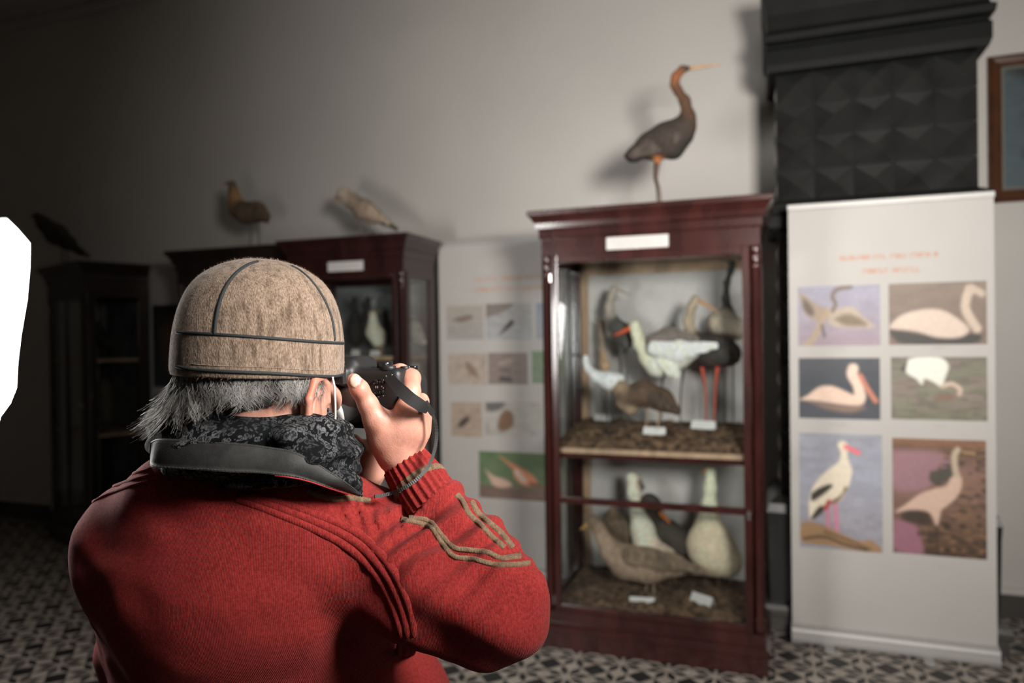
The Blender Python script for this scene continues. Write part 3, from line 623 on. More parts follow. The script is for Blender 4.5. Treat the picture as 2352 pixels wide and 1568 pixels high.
# ================================================================ framed picture
fp = empty('framed_picture', (1.47, WY-.002, 2.40)); tag(fp, 'brown framed blue landscape picture on the wall right of the stove', 'picture')
w2, h2, fw_ = .44, .36, .058
mb = MB(); pr = [(0, 0), (.004, .018), (.02, .028), (.04, .022), (fw_, .012), (fw_, 0)]
v = []; f = []
for (i_, o_) in pr:
    for (sx, sz) in ((-1, -1), (1, -1), (1, 1), (-1, 1)): v.append((sx*(w2-i_), -o_, sz*(h2-i_)))
for k in range(len(pr)-1):
    for i in range(4): j = (i+1) % 4; f.append((k*4+i, k*4+j, k*4+4+j, k*4+4+i))
f += [(20+i, 20+(i+1) % 4, (i+1) % 4, i) for i in range(4)]
mb.add(v, f); mb.build('frame', mat('brown_frame', (.075, .026, .010), .4, vary=.25, scale=(2, 2, 2), nscale=9), fp)
MB().box(-w2+fw_-.004, w2-fw_+.004, -.008, -.002, -h2+fw_-.004, h2-fw_+.004).build('mount', mat('grey_mount', (.20, .18, .15), .7), fp)
C, u, v = paint(90, 70, (0, 0, 90, 70), [(0, (74, 82, 88)), (1, (66, 76, 84))], [('poly', [(0, 0), (90, 0), (90, 40), (30, 18), (12, 8)], (34, 34, 28), 8), ('blot', [(8, 20), (60, 30), (60, 60), (8, 60)], (44, 54, 66), 8, (1, 3, 1), .8), ('blot', None, (86, 92, 94), 5, (1, 3, 1), .4)], 31)
px_, pz_ = w2-fw_-.014, h2-fw_-.014; n, m_ = 90, 70
V = [(-px_+2*px_*u[i, j], -.0085, pz_-2*pz_*v[i, j]) for i in range(n) for j in range(m_)]; F = [(i*m_+j, i*m_+j+1, i*m_+m_+j+1, i*m_+m_+j) for i in range(n-1) for j in range(m_-1)]
mesh('painting', V, F, MT['print'], fp, False, C.reshape(-1, 3))
MB().box(-w2+fw_-.002, w2-fw_+.002, -.0125, -.0105, -h2+fw_-.002, h2-fw_+.002).build('glass', MT['glass'], fp)

# ================================================================ studio softbox at the left
edge = [(15, 503), (40, 527), (68, 560), (67, 610), (60, 690), (47, 765), (39, 830), (36, 890), (22, 925), (0, 955)]
SO = W(67, 610, 1.9); SN = np.array([.80, .60, 0]); SE = np.array([-.60, .80, 0])     # a point of the diffuser, its normal, its horizontal direction
def on_plane(px, py): d = ray(px, py); p = CAM+d*(((SO-CAM)@SN)/(d@SN)); return ((p-SO)@SE, p[2])
az_ = [on_plane(*q) for q in edge]
outer = az_+[(az_[-1][0]-.08, az_[-1][1]-.10), (-.34, 1.06), (-.44, 1.08), (-.52, 1.16), (-.57, 1.30), (-.58, 1.48), (-.54, 1.62), (-.46, 1.72), (-.36, 1.76), on_plane(-200, 500), on_plane(-30, 505)]
O = np.array(outer); cen = np.array([-.30, 1.42]); root = SO+SE*cen[0]-SN*.30; root[2] = 0
sb = empty('studio_softbox', tuple(root)); tag(sb, 'glowing white softbox lamp on a stand at the left edge', 'studio lamp')
def sbv(arr, dd): return [tuple(SO*[1, 1, 0]+SE*a+SN*dd+np.array([0, 0, b])-root) for a, b in arr]
mb = MB(); n = len(O); mb.add(sbv(O, 0)+sbv(O, -.006), [tuple(range(n)), tuple(range(2*n-1, n-1, -1))]+[(i, n+i, n+(i+1) % n, (i+1) % n) for i in range(n)])
mb.build('diffuser', mat('glowing_diffuser', (.9, .9, .9), .8, emis=((1.0, .97, .93), SOFTBOX_STRENGTH)), sb)
mb = MB(); k = [cen+(p-cen)*1.012 for p in O]; k2 = [cen+(p-cen)*.12 for p in O]
mb.add(sbv(k, -.001)+sbv(k, -.03)+sbv(k2, -.34), [(i, n+i, n+(i+1) % n, (i+1) % n) for i in range(n)]+[(n+i, 2*n+i, 2*n+(i+1) % n, n+(i+1) % n) for i in range(n)]+[tuple(range(2*n, 3*n))])
mb.build('hood', MT['black_cloth'], sb)
hc = np.array(sbv([cen], -.33)[0]); MB().lathe([(.045, 0), (.055, .02), (.055, .17), (.04, .19)], hc, 20, axis=-SN).build('lamp_head', MT['black_plastic'], sb, True)
pc = hc-SN*.09; pc[2] = 0; MB().tube([pc+[0, 0, .12], pc+[0, 0, 1.40]], [.014, .010], 10).build('stand_pole', MT['black_plastic'], sb, True)
for a in (.3, 2.4, 4.5): MB().tube([pc+[0, 0, .55], pc+[.42*math.cos(a), .42*math.sin(a), .012]], .009, 8).build('leg', MT['black_plastic'], sb, True)
# ================================================================ the photographer
def AB(a, b, c, base): return np.array(base)+a*RH+b*FH+c*UP
TH = math.radians(24)
HF = math.cos(TH)*FH+math.sin(TH)*RH; HR = math.cos(TH)*RH-math.sin(TH)*FH     # facing and right directions of the head
HB = W(599, 858, .885)                                                        # centre of the cap's lower edge
HC = HB+np.array([0, 0, -.015])                                               # middle of the head
px2 = lambda r, t: r*t/FPX
def cp(p0, p1, k=.012):                                                       # (px,py,t,r_px) pairs -> capsule
    return ('c', W(*p0[:3]), W(*p1[:3]), px2(p0[3], p0[2]), px2(p1[3], p1[2]), k)
def chain(ps, k=.012): return [cp(a, b, k) for a, b in zip(ps[:-1], ps[1:])]
def skin_cols(P, hot=()):
    base = np.array([.54, .268, .198]); c = base*(.88+.24*vnoise(P, 90))[:, None]*(.93+.14*vnoise(P, 300))[:, None]
    for q, r, colr, a in hot:
        w = a*np.exp(-((np.linalg.norm(P-np.array(q), axis=1)/r)**2))[:, None]; c = c*(1-w)+np.array(colr)*w
    return c
MT['skin'] = mat('skin', attr=True, rough=.48, vary=.06, nscale=160, bump=.18, bscale=520)
MT['skin'].node_tree.nodes['Principled BSDF'].inputs['Subsurface Weight'].default_value = .12
MT['skin'].node_tree.nodes['Principled BSDF'].inputs['Subsurface Radius'].default_value = (.012, .005, .003)
MT['skin'].node_tree.nodes['Principled BSDF'].inputs['Subsurface Scale'].default_value = .5

man = empty('person', (0, 0, 0))
tag(man, 'person in red sweater and tweed cap raising a black camera, seen from behind', 'person')
parts = []
# --- coarse body: head, neck, trunk, arms, legs down to the floor
def HP(f, r_, u_): return HC+f*HF+r_*HR+u_*UP
pelvis = W(600, 784, 1.06)*[1, 1, 0]+np.array([0, 0, .80]); 
FWD = math.cos(.25)*FH+math.sin(.25)*RH; RGT = math.cos(.25)*RH-math.sin(.25)*FH
neck = W(640, 985, .885)
head = [('e', HP(-.002, 0, .045), rotm(HR, HF), (.080, .100, .098), .02), ('e', HP(.035, 0, -.045), rotm(HR, HF), (.058, .062, .075), .03),
        ('c', HP(-.02, 0, -.05), neck, .056, .058, .03), ('c', HP(.062, 0, -.105), HP(.02, .0, -.085), .020, .045, .03),
        ('c', HP(.098, 0, .02), HP(.113, 0, -.022), .008, .0125, .012), ('c', HP(.108, -.009, -.027), HP(.108, .009, -.027), .008, .008, .006),
        ('c', HP(.090, -.02, -.062), HP(.090, .02, -.062), .008, .008, .01), ('c', HP(.089, -.016, -.071), HP(.089, .016, -.071), .008, .008, .006),
        ('c', HP(.088, -.042, .026), HP(.094, -.012, .030), .008, .008, .012), ('c', HP(.088, .042, .026), HP(.094, .012, .030), .008, .008, .012),
        ('e', HP(.070, -.042, -.022), rotm(HR, HF), (.022, .02, .02), .02), ('e', HP(.070, .042, -.022), rotm(HR, HF), (.022, .02, .02), .02)]
head += [('e', HP(.082, s*.032, .010), rotm(HR, HF), (.013, .010, .010), .004) for s in (-1, 1)]
def ear(s):
    e0 = HP(.022, s*.076, -.033); an = math.radians(6); e = -math.cos(an)*HF+s*math.sin(an)*HR; nn = math.cos(an)*s*HR+math.sin(an)*HF
    def q(a, u_, o=0): return e0+1.3*a*e+1.12*u_*UP+o*nn
    pts = [q(-.002, .012, .006), q(.001, .030, .008), q(.012, .040, .010), q(.026, .036, .012), (q(.036, .018, .013)), q(.036, -.002, .012), q(.029, -.018, .011), q(.020, -.030, .010), q(.009, -.037, .009), q(.001, -.032, .006)]
    out = [('c', a, b, .0046, .0046, .004) for a, b in zip(pts[:-1], pts[1:])]
    inner = [q(.010, .024, .008), q(.022, .020, .009), (q(.026, .002, .009)), q(.018, -.016, .008)]
    out += [('c', a, b, .0034, .0034, .004) for a, b in zip(inner[:-1], inner[1:])]
    out += [('e', q(.016, .004, .002), np.stack([e, nn, UP], 1), (.027, .005, .038), .006), ('e', q(.008, -.026, .006), np.stack([e, nn, UP], 1), (.010, .006, .011), .005)]
    return out
headR = head+ear(1)+ear(-1)
P, F = solid(headR, .0028, it=1)
hot = [(HP(-.022, .092, .0), .016, (.66, .17, .10), .85), (HP(-.018, .092, -.045), .016, (.66, .20, .12), .7), (HP(-.02, .09, .02), .014, (.62, .18, .11), .7), (HP(.09, 0, -.066), .016, (.45, .14, .11), .8), (HP(.112, 0, -.02), .02, (.55, .24, .17), .5)]
vc = skin_cols(P, hot)
for s in (-1, 1):                                                            # eyes
    e = HP(.091, s*.032, .010); d = np.linalg.norm(P-e, axis=1); vc[d < .010] = (.7, .68, .65); vc[np.linalg.norm(P-(e+.002*HF), axis=1) < .0055] = (.05, .04, .03)
parts.append((P, F, vc))
hip = pelvis
body = [('e', hip+.13*FWD*.0+np.array([0, 0, .06]), rotm(RGT, FWD), (.155, .115, .12), .04), ('c', hip, W(588, 1480, 1.06), .11, .105, .06), ('c', W(588, 1480, 1.06), W(585, 1260, .97), .105, .085, .06), ('c', W(585, 1260, .97), neck+np.array([0, 0, -.05]), .085, .050, .04),
        ('c', neck, neck+np.array([0, 0, -.05]), .055, .052, .03)]
feet = []
for s in (-1, 1):
    h0 = hip+s*.085*RGT; kn = h0+.035*FWD*1+np.array([0, 0, -.38])+.02*s*RGT; an = np.array([kn[0], kn[1], .085])-.05*FWD; toe = an+.17*FWD+np.array([0, 0, -.05]); feet.append((an, toe))
    body += [('c', h0, kn, .080, .055, .04), ('c', kn, an, .052, .034, .02), ('c', an, toe*[1, 1, 0]+[0, 0, .03], .034, .028, .02), ('c', an-.04*FWD+[0, 0, -.05], toe, .026, .024, .02)]
shL = W(324, 1264, .96); elL = W(325, 1500, 1.12); wrL = W(838, 1122, 1.045)
shR = W(840, 1265, .92); elR = W(1135, 1395, .865); wrR = W(925, 1068, .94)
body += [('c', W(560, 1180, .94), shL, .045, .045, .05), ('c', W(700, 1190, .94), shR, .045, .05, .05), ('c', shL, elL, .048, .040, .03), ('c', elL, wrL, .040, .025, .02), ('c', shR, elR, .050, .040, .03), ('c', elR, wrR, .038, .024, .02)]
P, F = solid(body, .009, it=2); parts.append((P, F, skin_cols(P)))
# --- right hand round the camera grip
t = lambda *a: a
RHAND = chain([(925, 1085, .940, 31), (918, 1040, .930, 33)], .01)
RHAND += chain([(905, 1035, .925, 32), (918, 985, .912, 26), (934, 938, .905, 24)], .020)
RHAND += chain([(930, 1035, .932, 28), (946, 985, .922, 24), (956, 944, .917, 22)], .020)
RHAND += chain([(940, 1030, .940, 25), (957, 990, .936, 21), (966, 958, .936, 20)], .018)
RHAND += chain([(905, 1045, .93, 30), (880, 1005, .915, 27), (863, 962, .903, 26)], .020)
RHAND += chain([(863, 965, .903, 25), (846, 930, .897, 22.5)], .010)
RHAND += chain([(846, 930, .897, 22), (826, 893, .889, 20), (813, 874, .887, 17)], .006)
RHAND += chain([(934, 936, .905, 22), (944, 900, .918, 21), (944, 869, .935, 20)], .006)
RHAND += chain([(944, 867, .936, 20), (920, 853, .948, 17), (897, 853, .956, 14.5)], .006)
for i, (q0, z0) in enumerate([((958, 940, .917, 22), 0), ((968, 958, .936, 20), 26), ((966, 985, .948, 18), 52)]):
    RHAND += chain([q0, (965-i*4, 922+z0, .962, 19-i), (942-i*4, 922+z0, 1.000, 17-i)], .006)
    RHAND += chain([(942-i*4, 922+z0, 1.0, 17-i), (905-i*3, 926+z0, 1.012, 15-i), (880, 928+z0, 1.000, 13-i)], .005)
P, F = solid(RHAND, .0016, it=2)
def near(q, r): return np.exp(-((np.linalg.norm(P-W(*q), axis=1)/r)**2))
N_ = normals(P, F)
P = P+N_*(.0022*near((958, 945, .905), .010)+.0018*near((930, 925, .895), .010)+.002*near((962, 865, .925), .010)+.0015*near((824, 905, .875), .010)-.0018*near((968, 985, .92), .008)-.0015*near((945, 960, .905), .006))[:, None]
P = P+N_*(.0002*(vnoise(P, 200)-.5)+.0007*(vnoise(P*[1, 1, .4], 90)-.5))[:, None]
red = (.58, .17, .12)
vc = skin_cols(P, [(W(815, 885, .87), .014, red, .5), (W(958, 860, .92), .014, red, .65), (W(825, 910, .875), .010, red, .45), (W(978, 945, .93), .016, red, .5), (W(850, 1010, .9), .03, (.56, .22, .15), .4), (W(900, 850, .95), .010, red, .4), (W(935, 925, .89), .012, red, .35)])
nail_c = W(814, 874, .875); dn = (P-nail_c)
nx_ = dn@_r*.95-dn@_u*.3; ny_ = dn@_u*.95+dn@_r*.3; el_ = np.sqrt((nx_/.0064)**2+((ny_-.0005)/.0086)**2); el_[(N_@(-_fw) < .2) | (dn@_fw > .014)] = 9
isn = el_ < 1; rim_ = (el_ >= 1) & (el_ < 1.28)
vc[isn] = (.68, .45, .36); vc[rim_] = (.42, .17, .12); P[isn] += N_[isn]*.0005; P[rim_] -= N_[rim_]*.0006
nail2 = (np.linalg.norm(P-W(886, 850, .950), axis=1) < .0055); vc[nail2] = (.66, .45, .37)
parts.append((P, F, vc)); RH_P, RH_F = P, F
# --- left hand under the lens
LH = chain([(838, 1130, 1.05, 27), (848, 1080, 1.04, 30)], .01)
for i, (dx, dt) in enumerate([(0, 0), (12, .022), (18, .045), (20, .066)]):
    LH += chain([(845, 1080, 1.04, 24), (846+dx, 1028, 1.03+dt, 18)], .018)
    LH += chain([(846+dx, 1028, 1.03+dt, 16), (868+dx, 1000, 1.04+dt, 14), (890+dx, 975, 1.05+dt, 12)], .006)
LH += chain([(838, 1085, 1.03, 24), (822, 1040, 1.02, 18), (812, 1010, 1.02, 15)], .012)
LH += chain([(856, 1092, 1.02, 18), (852, 1050, 1.015, 20)], .015)
P, F = solid(LH, .0028, it=2); parts.append((P, F, skin_cols(P)))
V = np.vstack([q[0] for q in parts]); off = 0; FF = []
for q in parts: FF.append(q[1]+off); off += len(q[0])
mesh('body', V, np.vstack(FF), MT['skin'], man, True, np.vstack([q[2] for q in parts]))

# --- sweater
def fold(p, d):
    # drape: soft creases on the sleeve and shoulder
    n1 = vnoise(p, 9); n2 = vnoise(p*[1, 1, 1.6]+3, 24)
    d = d-.010*(n1-.5)-.005*(n2-.5)
    e = p-W(1030, 1205, .86)                                                  # bunched folds inside the elbow
    ax = (W(1150, 1380, .86)-W(940, 1090, .93)); ax /= np.linalg.norm(ax); s = e@ax
    w = np.exp(-(np.linalg.norm(e, axis=-1)/.085)**2)
    d = d-.0085*w*np.sin(s*210+5*vnoise(p, 18))
    e = p-W(850, 1165, .86); w = np.exp(-(np.linalg.norm(e, axis=-1)/.042)**2)
    d = d-.004*w*np.sin((e@_r+.5*(e@_u))*420)
    e = p-W(1080, 1440, .82); w = np.exp(-(np.linalg.norm(e, axis=-1)/.11)**2)  # long diagonal hollows of the upper sleeve
    d = d-.006*w*np.sin((e@_u+.55*(e@_r))*75)
    e = p-W(965, 1530, .84); w = np.exp(-(np.linalg.norm(e, axis=-1)/.05)**2)
    return d+.010*w
SW = [('e', W(565, 1300, .95), rotm(RGT, FWD), (.178, .160, .150), .03), ('e', W(590, 1500, 1.05), rotm(RGT, FWD), (.212, .160, .25), .12),
      ('c', W(600, 1600, 1.06), hip+np.array([0, 0, .10]), .155, .145, .06),
      ('c', W(545, 1155, .92), W(322, 1234, .95), .062, .057, .07), ('c', W(620, 1175, .90), W(840, 1245, .92), .062, .066, .06),
      ('c', W(420, 1145, .90), W(700, 1160, .89), .055, .055, .05)]
SW += [('c', W(835, 1650, 1.12), W(850, 1900, 1.12), .142, .145, .05)]
SW += [('c', shL, elL, .064, .054, .05), ('c', elL, W(790, 1165, 1.06), .055, .034, .03)]
SW += chain([(848, 1275, .915, 135), (1000, 1345, .88, 138), (1128, 1398, .86, 128)], .035)
SW += chain([(1135, 1392, .855, 122), (1085, 1270, .885, 92), (1010, 1165, .912, 66), (978, 1122, .925, 62)], .018)
P, F = solid(SW, .0046, it=2, post=fold)
# open the neck: drop faces above the collar
col_c = W(590, 1090, .905)
rel = P-col_c; rad = np.linalg.norm((rel-np.outer(rel@UP, UP)), axis=1)
top = (rel[:, 2]+.15*(rel@RGT) > .0) & (rad < .085); bad = top[F].all(1)
sw_cols = None
MT['knit'] = None
def knit_mat(name, col, col2):
    m = mat(name, col, .92, vary=0, sheen=.05, spec=.08); nt = m.node_tree; N = nt.nodes; L = nt.links; b = N['Principled BSDF']
    tc = N.new('ShaderNodeTexCoord'); mp = N.new('ShaderNodeMapping'); L.new(tc.outputs['Object'], mp.inputs[0]); mp.inputs['Rotation'].default_value = (0, 0, math.radians(-20)); mp.inputs['Scale'].default_value = (1, .35, 1)
    w1 = N.new('ShaderNodeTexWave'); w1.wave_type = 'BANDS'; w1.bands_direction = 'X'; w1.inputs['Scale'].default_value = 210; w1.inputs['Distortion'].default_value = 1.5; w1.inputs['Detail'].default_value = 2; w1.inputs['Detail Scale'].default_value = 4
    w2 = N.new('ShaderNodeTexWave'); w2.wave_type = 'BANDS'; w2.bands_direction = 'Z'; w2.inputs['Scale'].default_value = 170; w2.inputs['Distortion'].default_value = 9; w2.inputs['Detail'].default_value = 2; w2.inputs['Detail Scale'].default_value = 6
    L.new(mp.outputs[0], w1.inputs[0]); L.new(mp.outputs[0], w2.inputs[0])
    nz = N.new('ShaderNodeTexNoise'); nz.inputs['Scale'].default_value = 420; nz.inputs['Detail'].default_value = 4; L.new(tc.outputs['Object'], nz.inputs[0])
    a = N.new('ShaderNodeMath'); a.operation = 'MULTIPLY_ADD'; L.new(w2.outputs['Fac'], a.inputs[0]); a.inputs[1].default_value = .45; L.new(w1.outputs['Fac'], a.inputs[2])
    a2 = N.new('ShaderNodeMath'); a2.operation = 'MULTIPLY_ADD'; L.new(nz.outputs['Fac'], a2.inputs[0]); a2.inputs[1].default_value = 2.2; L.new(a.outputs[0], a2.inputs[2])
    bp = N.new('ShaderNodeBump'); bp.inputs['Strength'].default_value = .38; bp.inputs['Distance'].default_value = .0011; L.new(a2.outputs[0], bp.inputs['Height']); L.new(bp.outputs[0], b.inputs['Normal'])
    n2 = N.new('ShaderNodeTexNoise'); n2.inputs['Scale'].default_value = 260; n2.inputs['Detail'].default_value = 8; n2.inputs['Roughness'].default_value = .7; L.new(tc.outputs['Object'], n2.inputs[0])
    rp = N.new('ShaderNodeValToRGB'); L.new(n2.outputs['Fac'], rp.inputs[0]); rp.color_ramp.elements[0].position = .38; rp.color_ramp.elements[1].position = .62
    rp.color_ramp.elements[0].color = (*col, 1); rp.color_ramp.elements[1].color = (*col2, 1); L.new(rp.outputs[0], b.inputs['Base Color'])
    return m
MT['knit'] = knit_mat('red_knit', (.165, .015, .014), (.275, .029, .026))
MT['olive'] = knit_mat('olive_knit', (.115, .075, .045), (.19, .13, .085))
sweater = mesh('sweater', P, F, MT['knit'], man, True)
SWB = bvh_of(P, F)
def cord(name, pts, r, m, parent, bvh, off=0., n=6, sm=3, sides=8):
    q = lay(bvh, pts, off, n, sm)
    return MB().tube(q, r, sides).build(name, m, parent, True) if len(q) > 3 else None
base = [(537, 1146), (576, 1160), (673, 1199), (770, 1245), (828, 1291), (877, 1354), (906, 1422), (916, 1465), (917, 1500)]
outer = [(576, 1131), (660, 1152), (746, 1180), (819, 1209), (867, 1248), (915, 1311), (945, 1383), (957, 1440), (957, 1494)]
for k, (w_, r_) in enumerate([(.12, .0058), (.46, .0062), (.80, .0058)]):
    pts = [(a[0]*(1-w_)+b_[0]*w_, a[1]*(1-w_)+b_[1]*w_) for a, b_ in zip(base, outer)]
    cord('raglan_cord', pts, r_, MT['knit'], sweater, SWB, -.0030, sides=12, sm=5)
for k in range(3):
    cord('shoulder_cord', [(345, 1078+k*14), (300, 1090+k*13), (255, 1108+k*12), (215, 1136+k*8)], .0030, MT['knit'], sweater, SWB, -.0005)
for pts in ([(707, 1127), (735, 1138), (765, 1146), (805, 1143), (850, 1150)], [(920, 1192), (955, 1198), (988, 1209), (1003, 1228), (1022, 1256), (1045, 1278), (1090, 1284), (1138, 1296), (1180, 1296), (1216, 1292)],
            [(940, 1188), (985, 1196), (1012, 1226), (1040, 1256), (1075, 1262), (1120, 1268), (1150, 1280), (1196, 1276)],
            [(1048, 1134), (1062, 1150), (1078, 1180), (1105, 1205), (1130, 1232), (1158, 1256)], [(1066, 1130), (1082, 1148), (1096, 1174), (1124, 1200), (1150, 1222), (1178, 1256)]):
    cl = catmull(pts, 7); td = np.gradient(cl, axis=0); td /= np.linalg.norm(td, axis=1)[:, None]; sd = np.stack([-td[:, 1], td[:, 0]], 1); rows = []
    for i_ in range(len(cl)):                                               # a knitted band draped on the sleeve surface
        row = []
        for w_, o_ in ((-6.6, -.0012), (-5.6, .0009), (-2.5, .0019), (2.5, .0019), (5.6, .0009), (6.6, -.0012)):
            q, nn_ = shoot(SWB, *(cl[i_]+sd[i_]*w_))
            if q is None: break
            row.append(q+nn_*o_)
        if len(row) == 6: rows.append(row)
    if len(rows) > 3:
        R_ = np.array(rows); dt_ = R_@_fw; md = np.median(dt_, axis=1); 
        nV = R_.reshape(-1, 3); nF = [(a*6+b, (a+1)*6+b, (a+1)*6+b+1, a*6+b+1) for a in range(len(R_)-1) for b in range(5)]
        mesh('sleeve_stripe', nV, nF, MT['olive'], sweater, True)
# ribbed cuff
c0 = W(930, 1062, .940); c1 = W(1000, 1165, .905); ax = (c1-c0)/np.linalg.norm(c1-c0)
e1 = np.cross(ax, _fw); e1 /= np.linalg.norm(e1); e2 = np.cross(ax, e1); nr_ = 34; na = 34*8
V = []; F_ = []; Vc = []
for i in range(nr_):
    s_ = i/(nr_-1); c = c0+(c1-c0)*s_; R0 = .0312+.0055*s_+.0015*math.sin(s_*3.1)
    for j in range(na):
        a = 2*math.pi*j/na; rr = R0+.0011*(1-2*abs(math.sin(a*12))**1.6)*(1 if i else .4)
        if i == 0: rr -= .002
        V.append(c+rr*(math.cos(a)*e1+math.sin(a)*e2))
for j in range(na):
    a = 2*math.pi*j/na; V.append(c0+ax*.012+(.0275)*(math.cos(a)*e1+math.sin(a)*e2))
for i in range(nr_-1):
    for j in range(na): k = (j+1) % na; F_.append((i*na+j, i*na+k, (i+1)*na+k, (i+1)*na+j))
for j in range(na): k = (j+1) % na; F_.append((nr_*na+j, nr_*na+k, k, j))
cuff = mesh('ribbed_cuff', V, F_, MT['knit'], sweater, True)
V2 = []; F2 = []; s0, s1 = .44, .57
for i in range(5):
    s_ = s0+(s1-s0)*i/4; c = c0+(c1-c0)*s_; R0 = .0314+.0055*s_+.0015*math.sin(s_*3.1)+(.0013 if 0 < i < 4 else .0002)
    for j in range(na): a = 2*math.pi*j/na; V2.append(c+(R0+.0011*(1-2*abs(math.sin(a*12))**1.6))*(math.cos(a)*e1+math.sin(a)*e2))
for i in range(4):
    for j in range(na): k = (j+1) % na; F2.append((i*na+j, i*na+k, (i+1)*na+k, (i+1)*na+j))
mesh('cuff_stripe', V2, F2, MT['olive'], sweater, True)
c0l = W(842, 1118, 1.045); axl = W(800, 1160, 1.06)-c0l; axl /= np.linalg.norm(axl)
MB().lathe([(.030, 0), (.032, .002), (.034, .05), (.030, .05), (.028, .004)], c0l, 28, axis=axl).build('shirt_cuff', MT['card'], man, True)

# --- trousers and shoes
TR = []
for s, (an, toe) in zip((-1, 1), feet):
    h0 = hip+s*.085*RGT; kn = h0+.035*FWD+np.array([0, 0, -.38])+.02*s*RGT; TR += [('c', h0, kn, .095, .070, .04), ('c', kn, an+[0, 0, .02], .068, .056, .03)]
TR += [('e', hip+np.array([0, 0, .03]), rotm(RGT, FWD), (.168, .128, .13), .05)]
P, F = solid(TR, .01, it=2, post=lambda p, d: d-.012*(vnoise(p, 14)-.5)); mesh('trousers', P, F, mat('dark_trousers', (.02, .022, .028), .9, bump=.4, bscale=300), man, True)
for an, toe in feet:
    P, F = solid([('c', an+[0, 0, -.01], an-.045*FWD+[0, 0, -.05], .045, .035, .02), ('c', an-.045*FWD+[0, 0, -.045], toe, .038, .036, .03), ('c', an-.05*FWD+[0, 0, -.06], toe+[0, 0, -.012], .030, .030, .02)], .006)
    P[:, 2] = np.maximum(P[:, 2], .0); mesh('shoe', P, F, mat('brown_leather', (.03, .017, .01), .4), man, True)

# --- scarf
def srf(px, t0=.905, R=.132): # point just outside the neck wrap
    return t0
SC = []
ncen = W(598, 1028, .905)
for (h, R, ra, rb, tilt) in [(.010, .082, .042, .042, .0), (.030, .076, .030, .03, .0)]:
    ring = [ncen+RGT*math.cos(a)*R*1.10+FWD*math.sin(a)*R+UP*(h-.010*math.cos(a)*1.0-.03*max(0, math.sin(a))) for a in np.linspace(0, 2*math.pi, 19)]
    SC += [('c', a, b, ra*.9, ra*.9, .012) for a, b in zip(ring[:-1], ring[1:])]
SC += chain([(662, 985, .84, 24), (712, 985, .83, 34), (756, 1012, .84, 40), (778, 1048, .86, 34), (782, 1075, .87, 22)], .014)
SC += chain([(660, 1010, .80, 30), (720, 1050, .81, 30), (780, 1100, .83, 24), (830, 1132, .85, 14)], .018)
SC += chain([(372, 968, .93, 34), (430, 960, .86, 38), (480, 978, .82, 30), (560, 990, .80, 22)], .02)
def sfold(p, d):
    e = p-ncen; ang = np.arctan2(e@FWD, e@RGT)
    return d-.0035*np.sin(e[..., 2]*210+2.2*np.sin(ang*2)+5*vnoise(p, 14))-.004*(vnoise(p, 30)-.5)
P, F = solid(SC, .0034, it=1, post=sfold)
ms = mat('leopard_scarf', (.008, .009, .010), .95, spec=.08); nt = ms.node_tree; N = nt.nodes; L = nt.links
tc = N.new('ShaderNodeTexCoord'); nz = N.new('ShaderNodeTexNoise'); nz.inputs['Scale'].default_value = 55; L.new(tc.outputs['Object'], nz.inputs[0])
mxv = N.new('ShaderNodeMix'); mxv.data_type = 'VECTOR'; mxv.inputs[0].default_value = .035; L.new(tc.outputs['Object'], mxv.inputs[4]); L.new(nz.outputs['Color'], mxv.inputs[5])
vo = N.new('ShaderNodeTexVoronoi'); vo.inputs['Scale'].default_value = 150; L.new(mxv.outputs[1], vo.inputs['Vector'])
rp = N.new('ShaderNodeValToRGB'); L.new(vo.outputs['Distance'], rp.inputs[0]); cr = rp.color_ramp
cr.elements[0].position = .0; cr.elements[0].color = (.02, .021, .023, 1); cr.elements[1].position = .62; cr.elements[1].color = (.007, .008, .009, 1)
for pz, cc in ((.24, (.04, .042, .045, 1)), (.33, (.17, .17, .175, 1)), (.47, (.15, .15, .155, 1)), (.56, (.007, .008, .009, 1))):
    e_ = cr.elements.new(pz); e_.color = cc
n3 = N.new('ShaderNodeTexNoise'); n3.inputs['Scale'].default_value = 22; n3.inputs['Detail'].default_value = 3; L.new(tc.outputs['Object'], n3.inputs[0])
rm = N.new('ShaderNodeMapRange'); L.new(n3.outputs['Fac'], rm.inputs[0]); rm.inputs[1].default_value = .42; rm.inputs[2].default_value = .6; rm.inputs[3].default_value = .25; rm.inputs[4].default_value = 1
n4 = N.new('ShaderNodeTexNoise'); n4.inputs['Scale'].default_value = 500; n4.inputs['Detail'].default_value = 4; L.new(tc.outputs['Object'], n4.inputs[0])
mu = N.new('ShaderNodeMath'); mu.operation = 'MULTIPLY'; L.new(rm.outputs[0], mu.inputs[0]); 
rm2 = N.new('ShaderNodeMapRange'); L.new(n4.outputs['Fac'], rm2.inputs[0]); rm2.inputs[1].default_value = .35; rm2.inputs[2].default_value = .6; rm2.inputs[3].default_value = .35; rm2.inputs[4].default_value = 1.1; L.new(rm2.outputs[0], mu.inputs[1])
mx = N.new('ShaderNodeMix'); mx.data_type = 'RGBA'; L.new(mu.outputs[0], mx.inputs[0]); mx.inputs[6].default_value = (.007, .008, .009, 1); L.new(rp.outputs[0], mx.inputs[7]); L.new(mx.outputs[2], N['Principled BSDF'].inputs['Base Color'])
bp = N.new('ShaderNodeBump'); bp.inputs['Strength'].default_value = .5; bp.inputs['Distance'].default_value = .001; L.new(n4.outputs['Fac'], bp.inputs['Height']); L.new(bp.outputs[0], N['Principled BSDF'].inputs['Normal'])
scarf = mesh('scarf', P, F, ms, man, True); SCB = bvh_of(P, F)

